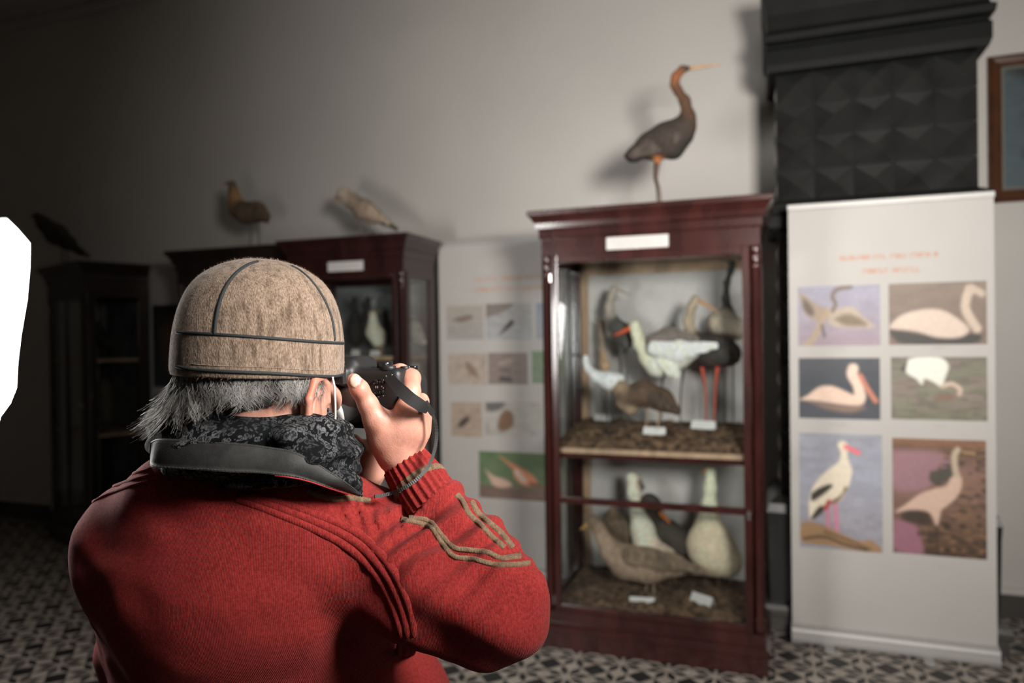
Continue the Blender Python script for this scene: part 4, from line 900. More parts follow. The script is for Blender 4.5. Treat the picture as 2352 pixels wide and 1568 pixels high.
# --- cap
capx = rotm(HR, HF); roll = math.radians(-2.6)
prof = [(0, .985), (.05, 1.0), (.15, 1.0), (.28, .992), (.36, .98), (.45, .96), (.53, .935), (.6, .905), (.66, .872), (.72, .83), (.78, .77), (.84, .69), (.89, .59), (.93, .49), (.96, .38), (.985, .25), (.996, .12), (1.0, 0.0)]
pf = catmull([(a, b) for a, b in prof], 3); CHT = .142; na = 120
TILT = np.array(Matrix.Rotation(-roll, 3, Vector(_fw)))
def capp(a, h, rr, g=0.): # local ring -> world
    p = (.0950+g)*rr*math.cos(a)*HR+(.109+g)*rr*math.sin(a)*HF+CHT*h*UP
    return HB+TILT@p
V = []; F_ = []
rings = [(0.02, .93), (0.0, .955)]+[(h, r_) for h, r_ in pf]
for (h, r_) in rings:
    for j in range(na): V.append(capp(2*math.pi*j/na, h, max(r_, .004)))
for i in range(len(rings)-1):
    for j in range(na): k = (j+1) % na; F_.append((i*na+j, i*na+k, (i+1)*na+k, (i+1)*na+j))
F_.append(tuple(range((len(rings)-1)*na, len(rings)*na)))
mf = mat('felt', (.20, .135, .092), .95, col2=(.40, .305, .235), scale=(1, 1, .4), nscale=640, detail=9, bump=.7, bscale=700, bstretch=(1, 1, .5), sheen=.2, spec=.1)
_nt = mf.node_tree; _b = _nt.nodes['Principled BSDF']; _lk = [l for l in _nt.links if l.to_socket == _b.inputs['Base Color']][0].from_socket
_tc = _nt.nodes.new('ShaderNodeTexCoord'); _mp = _nt.nodes.new('ShaderNodeMapping'); _mp.inputs['Scale'].default_value = (1, 1, .28); _nt.links.new(_tc.outputs['Object'], _mp.inputs[0])
_n = _nt.nodes.new('ShaderNodeTexNoise'); _n.inputs['Scale'].default_value = 130; _n.inputs['Detail'].default_value = 5; _nt.links.new(_mp.outputs[0], _n.inputs[0])
rr_ = _nt.nodes.new('ShaderNodeValToRGB'); rr_.color_ramp.elements[0].position = .32; rr_.color_ramp.elements[0].color = (.48, .46, .44, 1); rr_.color_ramp.elements[1].position = .56; rr_.color_ramp.elements[1].color = (1, 1, 1, 1); _nt.links.new(_n.outputs['Fac'], rr_.inputs[0])
_x = _nt.nodes.new('ShaderNodeMix'); _x.data_type = 'RGBA'; _x.blend_type = 'MULTIPLY'; _x.inputs[0].default_value = 1; _nt.links.new(_lk, _x.inputs[6]); _nt.links.new(rr_.outputs[0], _x.inputs[7]); _nt.links.new(_x.outputs[2], _b.inputs['Base Color'])
cap = mesh('felt_cap', V, F_, mf, man, True)
capF = [q for q in F_ if len(q) == 4]; CPB = bvh_of(np.array(V), capF)
mp_ = mat('dark_piping', (.022, .028, .03), .7)
def hatcord(pts, r, nm='piping', m=None): cord(nm, pts, r, m or mp_, cap, CPB, 0, 8, 2)
hatcord([(407, 763), (414, 764), (450, 765), (500, 768), (600, 775), (700, 783), (760, 787), (792, 788)], .0019)
hatcord([(493, 768), (496, 735), (503, 700), (517, 662), (540, 630), (568, 609), (592, 601)], .0022)
hatcord([(768, 782), (766, 755), (758, 720), (742, 683), (718, 648), (690, 622), (668, 610)], .0018)
hatcord([(405, 840), (410, 842), (440, 848), (500, 852), (560, 855), (640, 858), (720, 863), (770, 864), (790, 858)], .0020)
for dy in (-10,): hatcord([(440, 846+dy), (500, 850+dy), (600, 853+dy), (700, 859+dy), (770, 861+dy)], .0007, 'stitching', mf)
# fuzz of the felt
mb = MB(); Va = np.array(V)
vv = []; ff = []
for k in range(7000):
    a = rng.uniform(0, 2*math.pi); i = int(rng.integers(2, len(rings)-4)); h, r_ = rings[i]
    p = capp(a, h+rng.uniform(-.01, .01), r_); nn = (p-(HB+CHT*.35*UP)); nn /= np.linalg.norm(nn); tg = rng.normal(size=3); tg -= nn*(tg@nn); tg /= np.linalg.norm(tg)
    l = rng.uniform(.0016, .0045); q = p-nn*.0003; e = q+nn*l*.6+tg*l*.8; w_ = np.cross(nn, tg)*.00014
    n0 = len(vv); vv += [q-w_, q+w_, e]; ff.append((n0, n0+1, n0+2))
mesh('felt_fuzz', vv, ff, mat('felt_fibre', (.42, .32, .25), .9), cap)

# --- hair below the cap
def strand(mb_, pts, r, n=3): mb_.tube(pts, r, n)
V = []; F_ = []
def add_strand(p, r0):
    m = len(p); tt = np.gradient(p, axis=0); tt /= np.linalg.norm(tt, axis=1)[:, None]+1e-9
    s1 = np.cross(tt, [0.3, .2, .9]); s1 /= np.linalg.norm(s1, axis=1)[:, None]+1e-9; s2 = np.cross(tt, s1)
    r = r0*np.linspace(1, .35, m)[:, None]; n0 = len(V)
    for i in range(m):
        for k in range(3): a = 2.094*k; V.append(p[i]+r[i]*(math.cos(a)*s1[i]+math.sin(a)*s2[i]))
    for i in range(m-1):
        for k in range(3): j = (k+1) % 3; F_.append((n0+i*3+k, n0+i*3+j, n0+i*3+3+j, n0+i*3+3+k))
clumps = []
for k in range(260):
    a = rng.uniform(math.pi*.93, math.pi*2.02) # ring angle: pi = left of head, 3pi/2 = back, 2pi = right
    clumps.append((a, rng.uniform(-.6, .6), rng.uniform(.6, 1.25), rng.uniform(0, 6.28), rng.uniform(.6, 1.5)))
for (a, sw, ln, ph, cl) in clumps:
    for k in range(18):
        aa = a+rng.normal()*.028; h0 = rng.uniform(.0, .07)
        p0 = capp(aa, h0, rng.uniform(.86, .95)); out = (math.cos(aa)*HR+math.sin(aa)*HF)
        left = max(0, math.cos(aa-math.pi)); right = max(0, math.cos(aa))
        L_ = (.050+.050*left-.020*right)*ln*rng.uniform(.75, 1.15); n = 12; pts = []
        tang = np.cross(UP, out); p = p0.copy(); d = -UP*.9+out*.25
        for i in range(n):
            s_ = i/(n-1)
            curl = math.sin(ph+s_*4.5*cl)*1.1
            dd = -UP*(.95-.55*left*s_)+out*(.10-.16*(1-left)*(s_ < .5)+.75*left*s_+.34*s_)+tang*(curl*(.3+s_)+sw*.4)
            dd = dd/np.linalg.norm(dd); p = p+dd*L_/n+rng.normal(size=3)*.00015; pts.append(p.copy())
        add_strand(np.array(pts), rng.uniform(.0002, .0004))
hv = np.array(V); hm = mat('grey_hair', (.10, .095, .09), .45, col2=(.50, .48, .46), nscale=60, scale=(1, 1, .5), spec=.5)
mesh('hair', hv, F_, hm, man, True)
# under-layer that keeps the scalp from showing
UL = [('e', HP(-.012, 0, .012), rotm(HR, HF), (.0775, .090, .062), .01)]
P, F = solid(UL, .004, it=0, post=lambda p, d: d-.004*(vnoise(p, 60)-.5))
keep = ((P-HC)@HF < .052-.0*P[:, 2]) & ((P-HC)[:, 2] > -.030+.25*np.maximum(0, (P-HC)@HR-.02)) & ~(((P-HC)@HR > .06) & ((P-HC)@HF > -.045)); F = F[keep[F].all(1)]
mesh('hair_underlayer', P, F, mat('dark_hair', (.05, .045, .042), .8, vary=.5, nscale=90, scale=(1, 1, .3)), man, True)

# --- face mask with ear loops
MK = []
P, F = solid([('e', HP(.060, 0, -.052), rotm(HR, HF), (.066, .062, .058), .01)], .0035, it=1)
kp = ((P-HC)@HF > .045) & ((P-HC)[:, 2] < .0); F = F[kp[F].all(1)]
mk = mesh('face_mask', P, F, MT['card'], man, True)
for s in (-1, 1):
    pts = catmull([HP(.050, s*.066, -.012), HP(.030, s*.082, .004), HP(.006, s*.090, .024), HP(-.006, s*.092, .018)], 6) if s < 0 else catmull([W(764, 866, .85), W(768, 890, .845), W(770, 925, .846), W(770, 960, .85), W(767, 985, .857), HP(.075, .062, -.085)], 6)
    MB().tube(pts, .0014, 6).build('ear_loop', MT['card'], mk, True)

# ================================================================ the camera in his hands
LR, LF = HR, HF
camC = None
def CP(s, f, u_):                                                            # camera body frame: right, forward, up
    return CB+s*LR+f*LF+u_*UP
CB = W(762, 915, .945)+.030*LR+.032*LF
ce = empty('camera_body_root', tuple(CB)); ce.name = 'photo_camera'
tag(ce, 'black photo camera held at eye level by the person in red', 'camera')
def cmesh(nm, V, F, m, sm=True, par=None):
    V = np.asarray(V)-(CB if par is None else CB); return mesh(nm, V, F, m, par or ce, sm)
def boxsdf(p, c, hs, r_):
    q = np.stack([(p-c)@LR, (p-c)@LF, (p-c)@UP], -1); q = np.abs(q)-(np.array(hs)-r_)
    return np.linalg.norm(np.maximum(q, 0), axis=-1)+np.minimum(q.max(-1), 0)-r_
def camsdf(p):
    d = boxsdf(p, CP(0, 0, 0), (.070, .026, .040), .009)
    d = smin(d, boxsdf(p, CP(.056, .020, -.004), (.016, .030, .036), .012), .008)
    d = smin(d, boxsdf(p, CP(-.020, .002, .038), (.024, .030, .017), .012), .012)
    d = smin(d, boxsdf(p, CP(-.018, -.030, .030), (.018, .010, .012), .006), .006)
    return d
P, F = surf(camsdf, CB-.13, CB+.13, .0026); P = relax(P, F, 1); cmesh('camera_body', P, F, MT['black_plastic'])
def cyl(nm, c, r_, h, ax_, m, n=28, par=None):
    pr_ = [(r_*.94, 0), (r_, h*.12), (r_, h*.85), (r_*.92, h)]
    mb = MB().lathe(pr_, np.array(c)-CB, n, axis=ax_); return mb.build(nm, m, par or ce, True)
cyl('mode_dial', CP(.034, -.002, .038), .0105, .010, UP, MT['gloss_black']); cyl('control_dial', CP(.050, -.016, .037), .009, .006, UP, MT['black_plastic'])
cyl('shutter_button', CP(.056, .034, .036), .006, .005, UP, MT['gloss_black']); cyl('strap_lug', CP(.064, .0, .036), .006, .006, UP, MT['black_plastic'])
ln = cyl('lens', CP(-.002, .024, -.004), .034, .075, LF, MT['black_plastic'], 40)
mb = MB(); mb.lathe([(.0345, .0), (.0362, .003), (.0362, .026), (.0345, .029)], CP(-.002, .055, -.004)-CB, 48, axis=LF); mb.build('focus_ring', MT['black_cloth'], ln, True)
cyl('front_element', CP(-.002, .096, -.004), .027, .004, LF, MT['gloss_black'], 32, ln)
def bq(nm, s0, s1, u0, u1, f_, m, dep=.002, par=None):
    pts = [CP(s, f, u_)-CB for f in (f_, f_+dep) for (s, u_) in ((s0, u0), (s1, u0), (s1, u1), (s0, u1))]
    return bevel(mesh(nm, pts, [(0, 1, 2, 3), (7, 6, 5, 4), (0, 4, 5, 1), (1, 5, 6, 2), (2, 6, 7, 3), (3, 7, 4, 0)], m, par or ce), .0006)
bq('rear_screen', -.045, .026, -.032, .020, -.0278, MT['gloss_black'])
bq('eyepiece', -.034, -.002, .020, .040, -.044, mat('eyecup_rubber', (.01, .01, .01), .7), .008)
for (s, u_, r_) in [(.037, .022, .0042), (.046, .024, .0042), (.038, .008, .0036), (.046, .010, .0036), (.0615, .026, .0038)]: cyl('rear_button', CP(s, -.0262, u_), r_, .0022, -LF, MT['gloss_black'], 16)
mb = MB()
for (s, u_, w_, h_) in [(.036, .0145, .0012, .003), (.0385, .0145, .0015, .003), (.0362, .0185, .003, .0009), (.045, .016, .0016, .0016), (.0475, .0140, .0012, .0022), (.0610, .0315, .0018, .0012), (.052, .030, .002, .0009), (.0395, .003, .0022, .0009), (.047, .0045, .002, .0009)]:
    q = [CP(a, -.0268, b_)-CB for a, b_ in ((s, u_), (s+w_, u_), (s+w_, u_+h_), (s, u_+h_))]; mb.add(q, [(0, 1, 2, 3)])
mb.build('button_symbols', MT['white_mark'], ce)
# webbing from the right lug, buckle, then the thin ribbed cord round to the neck strap
def ribbon(nm, pts, wd, th, m, par, twist=None, ribs=0):
    pts = np.array(pts); n = len(pts); tt = np.gradient(pts, axis=0); tt /= np.linalg.norm(tt, axis=1)[:, None]; V = []; F_ = []
    wd = np.full(n, wd) if np.isscalar(wd) else np.array(wd)
    for i in range(n):
        tow = CAM-pts[i]; tow /= np.linalg.norm(tow)
        if twist is not None: tow = twist[i]
        sd = np.cross(tt[i], tow); sd /= np.linalg.norm(sd); nn = np.cross(sd, tt[i])
        h_ = th*(1+.25*(ribs and (i % 2)))
        V += [pts[i]+sd*wd[i]/2+nn*h_/2, pts[i]-sd*wd[i]/2+nn*h_/2, pts[i]-sd*wd[i]/2-nn*h_/2, pts[i]+sd*wd[i]/2-nn*h_/2]
    for i in range(n-1):
        for k in range(4): j = (k+1) % 4; F_.append((i*4+k, i*4+j, i*4+4+j, i*4+4+k))
    F_ += [(3, 2, 1, 0), tuple((n-1)*4+k for k in range(4))]
    return mesh(nm, V-CB if par is ce else V, F_, m, par, False)
wp = catmull([W(876, 856, .93), W(893, 868, .915), W(915, 890, .885), W(940, 913, .875), W(965, 930, .880), W(982, 944, .893)], 10)
wdt = np.interp(np.linspace(0, 1, len(wp)), [0, .15, .5, .85, 1], [.006, .012, .016, .015, .007])
st_ = ribbon('strap_webbing', wp, wdt, .0012, mat('black_webbing', (.013, .013, .014), .75, bump=.15, bscale=900), ce, ribs=1)
ribbon('buckle', [W(976, 922, .893), W(984, 935, .893), W(994, 950, .895)], .0075, .004, MT['black_plastic'], ce)
cp_ = catmull([W(990, 945, .897), W(1000, 968, .90), W(1003, 995, .903), W(999, 1030, .893), W(985, 1068, .880), W(958, 1100, .866), W(925, 1122, .862), W(893, 1134, .87), W(860, 1140, .86)], 16)
ribbon('strap_cord', cp_, .0042, .0026, mat('ribbed_cord', (.02, .02, .02), .55), ce, ribs=1)
# wide leather neck strap lying on the scarf
te = [(345, 1015), (367, 1007), (430, 1009), (500, 1013), (570, 1019), (620, 1026), (669, 1034), (715, 1055), (761, 1084), (800, 1110), (832, 1136)]
be = [(343, 1062), (352, 1072), (410, 1077), (470, 1080), (531, 1084), (590, 1086), (631, 1090), (680, 1096), (722, 1107), (762, 1121), (826, 1140)]
te = catmull(te, 5); be = catmull(be, 5); G = []
for a, b_ in zip(te, be):
    row = []
    for w_ in np.linspace(0, 1, 7):
        px, py = a*(1-w_)+b_*w_
        q, _n = shoot(SCB, px, py); q2, _ = shoot(SWB, px, py)
        c = [np.linalg.norm(v_-CAM) for v_ in (q, q2) if v_ is not None]
        row.append(min(c) if c else np.nan)
    G.append(row)
G = np.array(G)
cen_t = np.nanmedian(G, axis=1); idx = np.arange(len(G)); ok = ~np.isnan(cen_t); cen_t = np.interp(idx, idx[ok], cen_t[ok])
for _ in range(12): cen_t[1:-1] = .5*cen_t[1:-1]+.25*(cen_t[:-2]+cen_t[2:])
V = []; m_ = 7
for side in (0, 1):
    for i, (a, b_) in enumerate(zip(te, be)):
        for j, w_ in enumerate(np.linspace(0, 1, m_)):
            px, py = a*(1-w_)+b_*w_; d = ray(px, py); d /= np.linalg.norm(d)
            V.append(CAM+d*(cen_t[i]-.009-.003*math.sin(math.pi*w_)+.0022*side))
n = len(te); F_ = []
for i in range(n-1):
    for j in range(m_-1): a = i*m_+j; F_.append((a, a+1, a+m_+1, a+m_)); b_ = n*m_+a; F_.append((b_, b_+m_, b_+m_+1, b_+1))
for i in range(n-1):
    for j in (0, m_-1): a = i*m_+j; F_.append((a, a+m_, n*m_+a+m_, n*m_+a))
for j in range(m_-1):
    for i in (0, n-1): a = i*m_+j; F_.append((a, a+1, n*m_+a+1, n*m_+a))
ml = mat('strap_leather', (.026, .026, .025), .66, bump=.12, bscale=500, vary=.3, nscale=14)
ns = mesh('neck_strap', np.array(V)-CB, F_, ml, ce, True)
Vn = np.array(V).reshape(2, n, m_, 3)[0]
for j, o_ in ((0, .10), (m_-1, -.10)):
    ln_ = Vn[:, j]*(1-abs(o_))+Vn[:, 3]*abs(o_); mb = MB()
    dd = (CAM-ln_); dd /= np.linalg.norm(dd, axis=1)[:, None]; ln_ = catmull(ln_+dd*.0008, 3)
    for k in range(0, len(ln_)-1, 2): mb.tube(ln_[k:k+2]-CB, .00035, 4)
    mb.build('stitching', mat('strap_thread', (.10, .095, .09), .8), ns)
MB().tube(Vn[::3, m_-1][len(Vn)//5:]-CB-UP*.001, .0009, 6).build('red_edging', mat('red_edging', (.35, .02, .02), .7), ns, True)
# ================================================================ mounted birds
def tt_(p): return float((p-CAM)@_fw)
def pr(px, py, r_, Y): p = onY(px, py, Y); return p, r_*tt_(p)/FPX
def bird(nm, label, group, Y, masses, beak=None, legs=(), base=None, wing=None, eye=None, res=.005, legcol=(.10, .08, .06), ped=None, smooth=.03, mott=.35):
    """masses: [(points (px,py,r[,dy]), colour)]; solid of revolution pieces blended into one body"""
    prims = []; segs = []
    for pts, colr in masses:
        q = [pr(a[0], a[1], a[2], Y+(a[3] if len(a) > 3 else 0)) for a in pts]
        if len(q) == 1: q = q*2
        for (p0, r0), (p1, r1) in zip(q[:-1], q[1:]):
            k = smooth*min(1, (r0+r1)/.06)+.004; prims.append(('c', p0, p1+1e-5, r0, r1, k)); segs.append((p0, p1, r0, r1, s2l(colr)))
    P, F = solid(prims, res, it=2)
    w = []; cs = []
    for p0, p1, r0, r1, cc in segs: w.append(np.exp(-np.maximum(d_cap(P, p0, p1+1e-5, r0, r1)+.02, 0)/.006)); cs.append(cc)
    w = np.array(w); w /= w.sum(0)+1e-12; C = (w[..., None]*np.array(cs)[:, None, :]).sum(0)*1.75
    C *= np.array([1.02, .965, .93])
    C *= (1-mott/2+mott*vnoise(P*[1, 1, .6], 75))[:, None]
    root = P.mean(0).copy(); root[2] = base if base is not None else P[:, 2].min()
    e = empty(nm, tuple(root)); tag(e, label, 'bird', group)
    mesh('body', P-root, F, MT['feather'], e, True, np.clip(C, 0, .72))
    if beak:
        q = [pr(a[0], a[1], a[2], Y) for a in beak[0]]; pts = catmull([a for a, _ in q], 4); rr = np.interp(np.linspace(0, 1, len(pts)), np.linspace(0, 1, len(q)), [b for _, b in q])
        mb = MB().tube(pts-root, rr, 10); o = mesh('beak', mb.v, mb.f, MT['horn'], e, True, np.tile(np.array(s2l(beak[1]))*2, (len(mb.v), 1)))
    if wing:
        for wp, wc, dy in wing:
            q = [pr(a[0], a[1], a[2], Y+dy) for a in wp]; c0 = np.mean([a for a, _ in q], axis=0)
            pw = [('c', a[0], b[0]+1e-5, a[1], b[1], .02) for a, b in zip(q[:-1], q[1:])]
            ax = q[-1][0]-q[0][0]; L_ = np.linalg.norm(ax); ax = ax/L_
            def ps(p, d, ax=ax, q=q): e_ = p-q[0][0]; s_ = e_@ax; n_ = np.cross(ax, [0, 1., 0]); v_ = e_@n_; return d-.0022*np.sin(v_*260+s_*40)
            P2, F2 = solid(pw, res*.8, it=1, post=ps); P2[:, 1] = c0[1]+(P2[:, 1]-c0[1])*.42
            C2 = np.array(s2l(wc))*1.75*np.array([1.02, .965, .93])*(1-mott+2*mott*vnoise(P2*[1, 1, .5], 60))[:, None]
            mesh('wing', P2-root, F2, MT['feather'], e, True, np.clip(C2, 0, .72))
    for lg in legs:
        pts = [pr(a[0], a[1], 1, Y+(a[2] if len(a) > 2 else 0))[0] for a in lg]
        if base is not None: pts[-1][2] = base+.004
        th = .0045 if len(lg) < 4 else .0055
        pc = catmull(pts, 4); rr = np.interp(np.linspace(0, 1, len(pc)), [0, .3, 1], [th*2.0, th, th*.75])
        mb = MB().tube(pc-root, rr, 8); f0 = pts[-1]-root
        for a in (-.5, 0, .5, 3.1):
            d = np.array([-math.cos(a)*.8, -math.sin(a)-.25, 0]); mb.tube([f0+[0, 0, .001], f0+d*.018+[0, 0, .003], f0+d*.034-[0, 0, .002]], [.0035, .003, .0015], 6)
        cc = lg_col if (lg_col := None) else legcol
        o = mesh('leg', mb.v, mb.f, MT['horn'], e, True, np.tile(np.array(cc), (len(mb.v), 1)))
    if eye:
        for s in (-1, 1):
            p, r_ = pr(eye[0], eye[1], eye[2], Y); hr = pr(eye[0], eye[1], eye[3], Y)[1]; p = p+np.array([0, s*hr, 0])
            MB().lathe([(r_*.3, -r_*.95), (r_*.8, -r_*.6), (r_, 0), (r_*.8, r_*.6), (r_*.3, r_*.95)], p-root, 10).build('eye', MT['gloss_black'], e, True)
    if ped:
        MB().lathe([(ped[0], 0), (ped[0], .008), (ped[0]*.92, .012)], (0, 0, -.012+.0), 20).build('mount_board', MT['black_wood'], e, False)
    return e
GT = 'mounted birds standing on the cabinets'; G1_ = 'mounted birds on the upper shelf'; G2_ = 'mounted birds on the lower shelf'; G3_ = 'mounted birds in the dark cabinets'
bird('heron', 'tall long-necked heron standing on top of the red-brown cabinet', GT, 3.36, [
    ([(1563, 298, 30), (1528, 322, 37), (1490, 334, 26), (1455, 352, 13), (1440, 358, 7)], (50, 44, 40)),
    ([(1450, 366, 8), (1462, 366, 7)], (30, 32, 28)), ([(1497, 358, 9), (1490, 352, 14)], (34, 34, 30)),
    ([(1580, 288, 18), (1581, 268, 14), (1573, 232, 11)], (72, 54, 42)), ([(1573, 232, 11), (1557, 208, 9), (1549, 194, 8.5)], (80, 58, 42)),
    ([(1549, 194, 8.5), (1552, 176, 9), (1564, 163, 9)], (118, 76, 48)), ([(1568, 158, 8), (1580, 157, 6)], (40, 42, 42)),
    ([(1550, 345, 20), (1575, 318, 14)], (36, 34, 30)), ([(1528, 342, 12), (1512, 356, 8), (1512, 372, 6)], (150, 92, 52))],
    beak=([(1584, 157, 5), (1620, 152, 3.8), (1659, 147, 1.0)], (150, 122, 96)), legs=[[(1512, 370), (1509, 410), (1515, 435), (1519, 458)], [(1508, 368, .04), (1503, 405, .04), (1509, 432, .04), (1512, 455, .04)]],
    base=1.984, legcol=(.16, .10, .07), wing=[([(1545, 312, 22), (1500, 332, 20), (1452, 356, 9)], (66, 60, 56), -.05)], eye=(1574, 156, 1.6, 7))
bird('gull', 'pale gull leaning forward on top of the dark cabinet above the camera', GT, 3.66, [
    ([(789, 446, 16), (800, 456, 17)], (146, 136, 124)), ([(812, 464, 18), (838, 482, 22), (858, 494, 17)], (118, 106, 94)), ([(858, 495, 15), (884, 508, 9), (905, 520, 5)], (120, 108, 96))],
    beak=([(777, 448, 5), (771, 458, 4), (768, 473, 2)], (112, 92, 78)), legs=[[(830, 500), (828, 518), (826, 537)], [(847, 502, .03), (846, 520, .03), (848, 537, .03)]], base=1.989, legcol=(.22, .17, .13),
    wing=[([(815, 470, 12), (850, 486, 13), (892, 512, 6)], (134, 122, 108), -.04), ([(880, 510, 7), (912, 526, 4)], (48, 48, 46), -.02)], eye=(783, 444, 1.7, 13))
bird('bittern', 'brown upright wading bird standing left of the gull', GT, 3.66, [
    ([(534, 423, 9), (536, 436, 9.5)], (78, 68, 54)), ([(537, 440, 10), (540, 460, 14), (545, 480, 17)], (116, 90, 64)), ([(548, 482, 19), (566, 489, 23), (590, 487, 22), (608, 496, 12)], (74, 62, 50)), ([(608, 498, 10), (614, 510, 4)], (44, 40, 34))],
    beak=([(528, 421, 3.5), (520, 421, 2.4), (513, 422, 1)], (90, 76, 58)), legs=[[(572, 508), (576, 530), (573, 562)], [(588, 503, .03), (594, 524, .03), (595, 562, .03)]], base=1.974, legcol=(.09, .09, .085), wing=[([(566, 484, 15), (590, 486, 15), (610, 500, 6)], (66, 56, 46), -.045)], eye=(531, 420, 1.5, 7))
YR = float(W(130, 540, 4.85)[1])
bird('bird_of_prey', 'dark bird of prey crouching on the far left corner cabinet', GT, YR, [
    ([(86, 497, 9), (94, 505, 12)], (44, 42, 38)), ([(103, 515, 17), (130, 538, 23), (156, 556, 17)], (46, 44, 38)), ([(160, 560, 13), (185, 578, 8), (203, 588, 4)], (34, 34, 30))],
    beak=([(79, 494, 4), (74, 496, 3), (73, 502, 1)], (40, 38, 34)), legs=[[(138, 555), (142, 575), (145, 596)], [(150, 560, .03), (153, 575, .03), (156, 596, .03)]], base=1.959, wing=[([(108, 522, 12), (140, 545, 14), (190, 582, 5)], (36, 34, 32), -.05)])
U = .958
bird('egret', 'white egret with a black bill at the left of the upper shelf', G1_, 3.24, [
    ([(1345, 821, 7), (1346, 832, 6), (1352, 848, 7), (1368, 862, 9)], (196, 190, 178)), ([(1372, 866, 12), (1400, 874, 19), (1425, 868, 9)], (204, 200, 190))],
    beak=([(1341, 818, 3.4), (1320, 816, 2.4), (1303, 816, 1)], (34, 34, 34)), legs=[[(1396, 886), (1394, 915), (1396, 960)], [(1404, 886, .03), (1405, 915, .03), (1404, 960, .03)]], base=U, legcol=(.03, .03, .03), res=.004, mott=.15)
bird('bittern', 'dark brown mottled bittern crouching at the front of the upper shelf', G1_, 3.235, [
    ([(1412, 893, 8), (1424, 886, 11), (1436, 900, 15)], (112, 96, 80)), ([(1440, 915, 20), (1478, 902, 27), (1520, 918, 24), (1556, 944, 10)], (66, 54, 44)), ([(1430, 925, 14), (1450, 940, 14)], (120, 104, 88))],
    beak=([(1406, 895, 3), (1392, 902, 1.2)], (110, 96, 70)), legs=[[(1495, 925), (1514, 950), (1506, 985)], [(1478, 925, .03), (1488, 950, .03), (1480, 985, .03)]], base=U, legcol=(.38, .27, .18), wing=[([(1470, 900, 16), (1515, 920, 15), (1552, 944, 5)], (52, 44, 36), -.045)], mott=.6)
bird('stork', 'white stork with a thick red bill in the middle of the upper shelf', G1_, 3.37, [
    ([(1458, 747, 13), (1463, 765, 11), (1470, 790, 12), (1487, 822, 15), (1508, 842, 20)], (184, 172, 154)), ([(1512, 838, 26), (1550, 815, 33), (1595, 800, 22)], (190, 182, 168)), ([(1505, 778, 14), (1535, 768, 16), (1560, 775, 14)], (104, 98, 92))],
    beak=([(1449, 752, 6.5), (1430, 762, 5), (1409, 771, 1.5)], (150, 62, 34)), legs=[[(1524, 858), (1520, 900), (1518, 965)], [(1572, 840, .03), (1564, 900, .03), (1562, 965, .03)]], base=U, legcol=(.05, .05, .05), mott=.14,
    wing=[([(1500, 782, 15), (1545, 768, 15), (1600, 778, 8)], (88, 82, 78), -.055), ([(1505, 800, 18), (1560, 805, 22), (1642, 794, 8)], (196, 188, 174), -.075), ([(1520, 830, 14), (1545, 850, 14), (1555, 862, 6)], (186, 178, 164), -.06)], eye=(1455, 744, 1.6, 11))
bird('heron', 'grey heron with dark body at the back left of the upper shelf', G1_, 3.50, [
    ([(1411, 662, 9), (1404, 680, 8), (1398, 705, 9), (1402, 728, 12)], (128, 122, 116)), ([(1408, 745, 20), (1432, 768, 23), (1432, 798, 12)], (62, 62, 60)), ([(1400, 730, 10), (1404, 765, 10)], (150, 142, 134))],
    beak=([(1418, 664, 3.6), (1448, 677, 1)], (120, 104, 92)), legs=[[(1424, 800), (1428, 850), (1426, 930)], [(1436, 800, .03), (1440, 850, .03), (1438, 930, .03)]], base=U, legcol=(.14, .12, .10), wing=[([(1415, 750, 16), (1440, 790, 12)], (54, 54, 52), -.05)])
bird('black_stork', 'dark stork with bright red legs at the right of the upper shelf', G1_, 3.40, [
    ([(1597, 688, 11), (1588, 705, 9), (1581, 735, 10), (1586, 762, 14)], (132, 120, 106)), ([(1600, 790, 26), (1640, 805, 36), (1672, 812, 30)], (46, 42, 40))],
    beak=([(1605, 690, 4.5), (1628, 703, 3.4), (1652, 717, 1.2)], (140, 100, 62)), legs=[[(1612, 842), (1620, 890), (1622, 925), (1620, 975)], [(1648, 842, -.03), (1643, 890, -.03), (1642, 925, -.03), (1637, 982, -.03)]], base=U, legcol=(.42, .06, .03), wing=[([(1610, 790, 20), (1660, 818, 18)], (40, 38, 36), -.07)], eye=(1595, 685, 1.6, 9))
bird('heron', 'pale heron with a tall dark curved neck at the right edge of the upper shelf', G1_, 3.54, [
    ([(1682, 606, 9), (1678, 622, 7)], (52, 52, 50)), ([(1677, 625, 6), (1669, 650, 6.5), (1667, 685, 7.5), (1672, 715, 10)], (66, 64, 62)), ([(1672, 720, 12), (1655, 742, 27), (1690, 755, 26)], (148, 138, 126))],
    beak=([(1676, 602, 3.5), (1655, 598, 1)], (80, 76, 70)), legs=[[(1665, 770), (1664, 840), (1664, 930)], [(1684, 770, .02), (1684, 840, .02), (1684, 930, .02)]], base=U, legcol=(.1, .09, .08))
bird('bittern', 'slender brown and white bird against the left wooden batten of the upper shelf', G1_, 3.56, [
    ([(1380, 742, 7), (1380, 770, 6), (1383, 805, 7)], (122, 110, 98)), ([(1384, 812, 8), (1388, 838, 11), (1390, 858, 7)], (150, 128, 106))],
    beak=([(1376, 738, 2.5), (1366, 730, 1)], (100, 90, 70)), legs=[[(1386, 860), (1385, 890), (1386, 925)], [(1391, 860, .02), (1392, 890, .02), (1391, 925, .02)]], base=U, legcol=(.2, .14, .09), res=.004)
Lb = .216
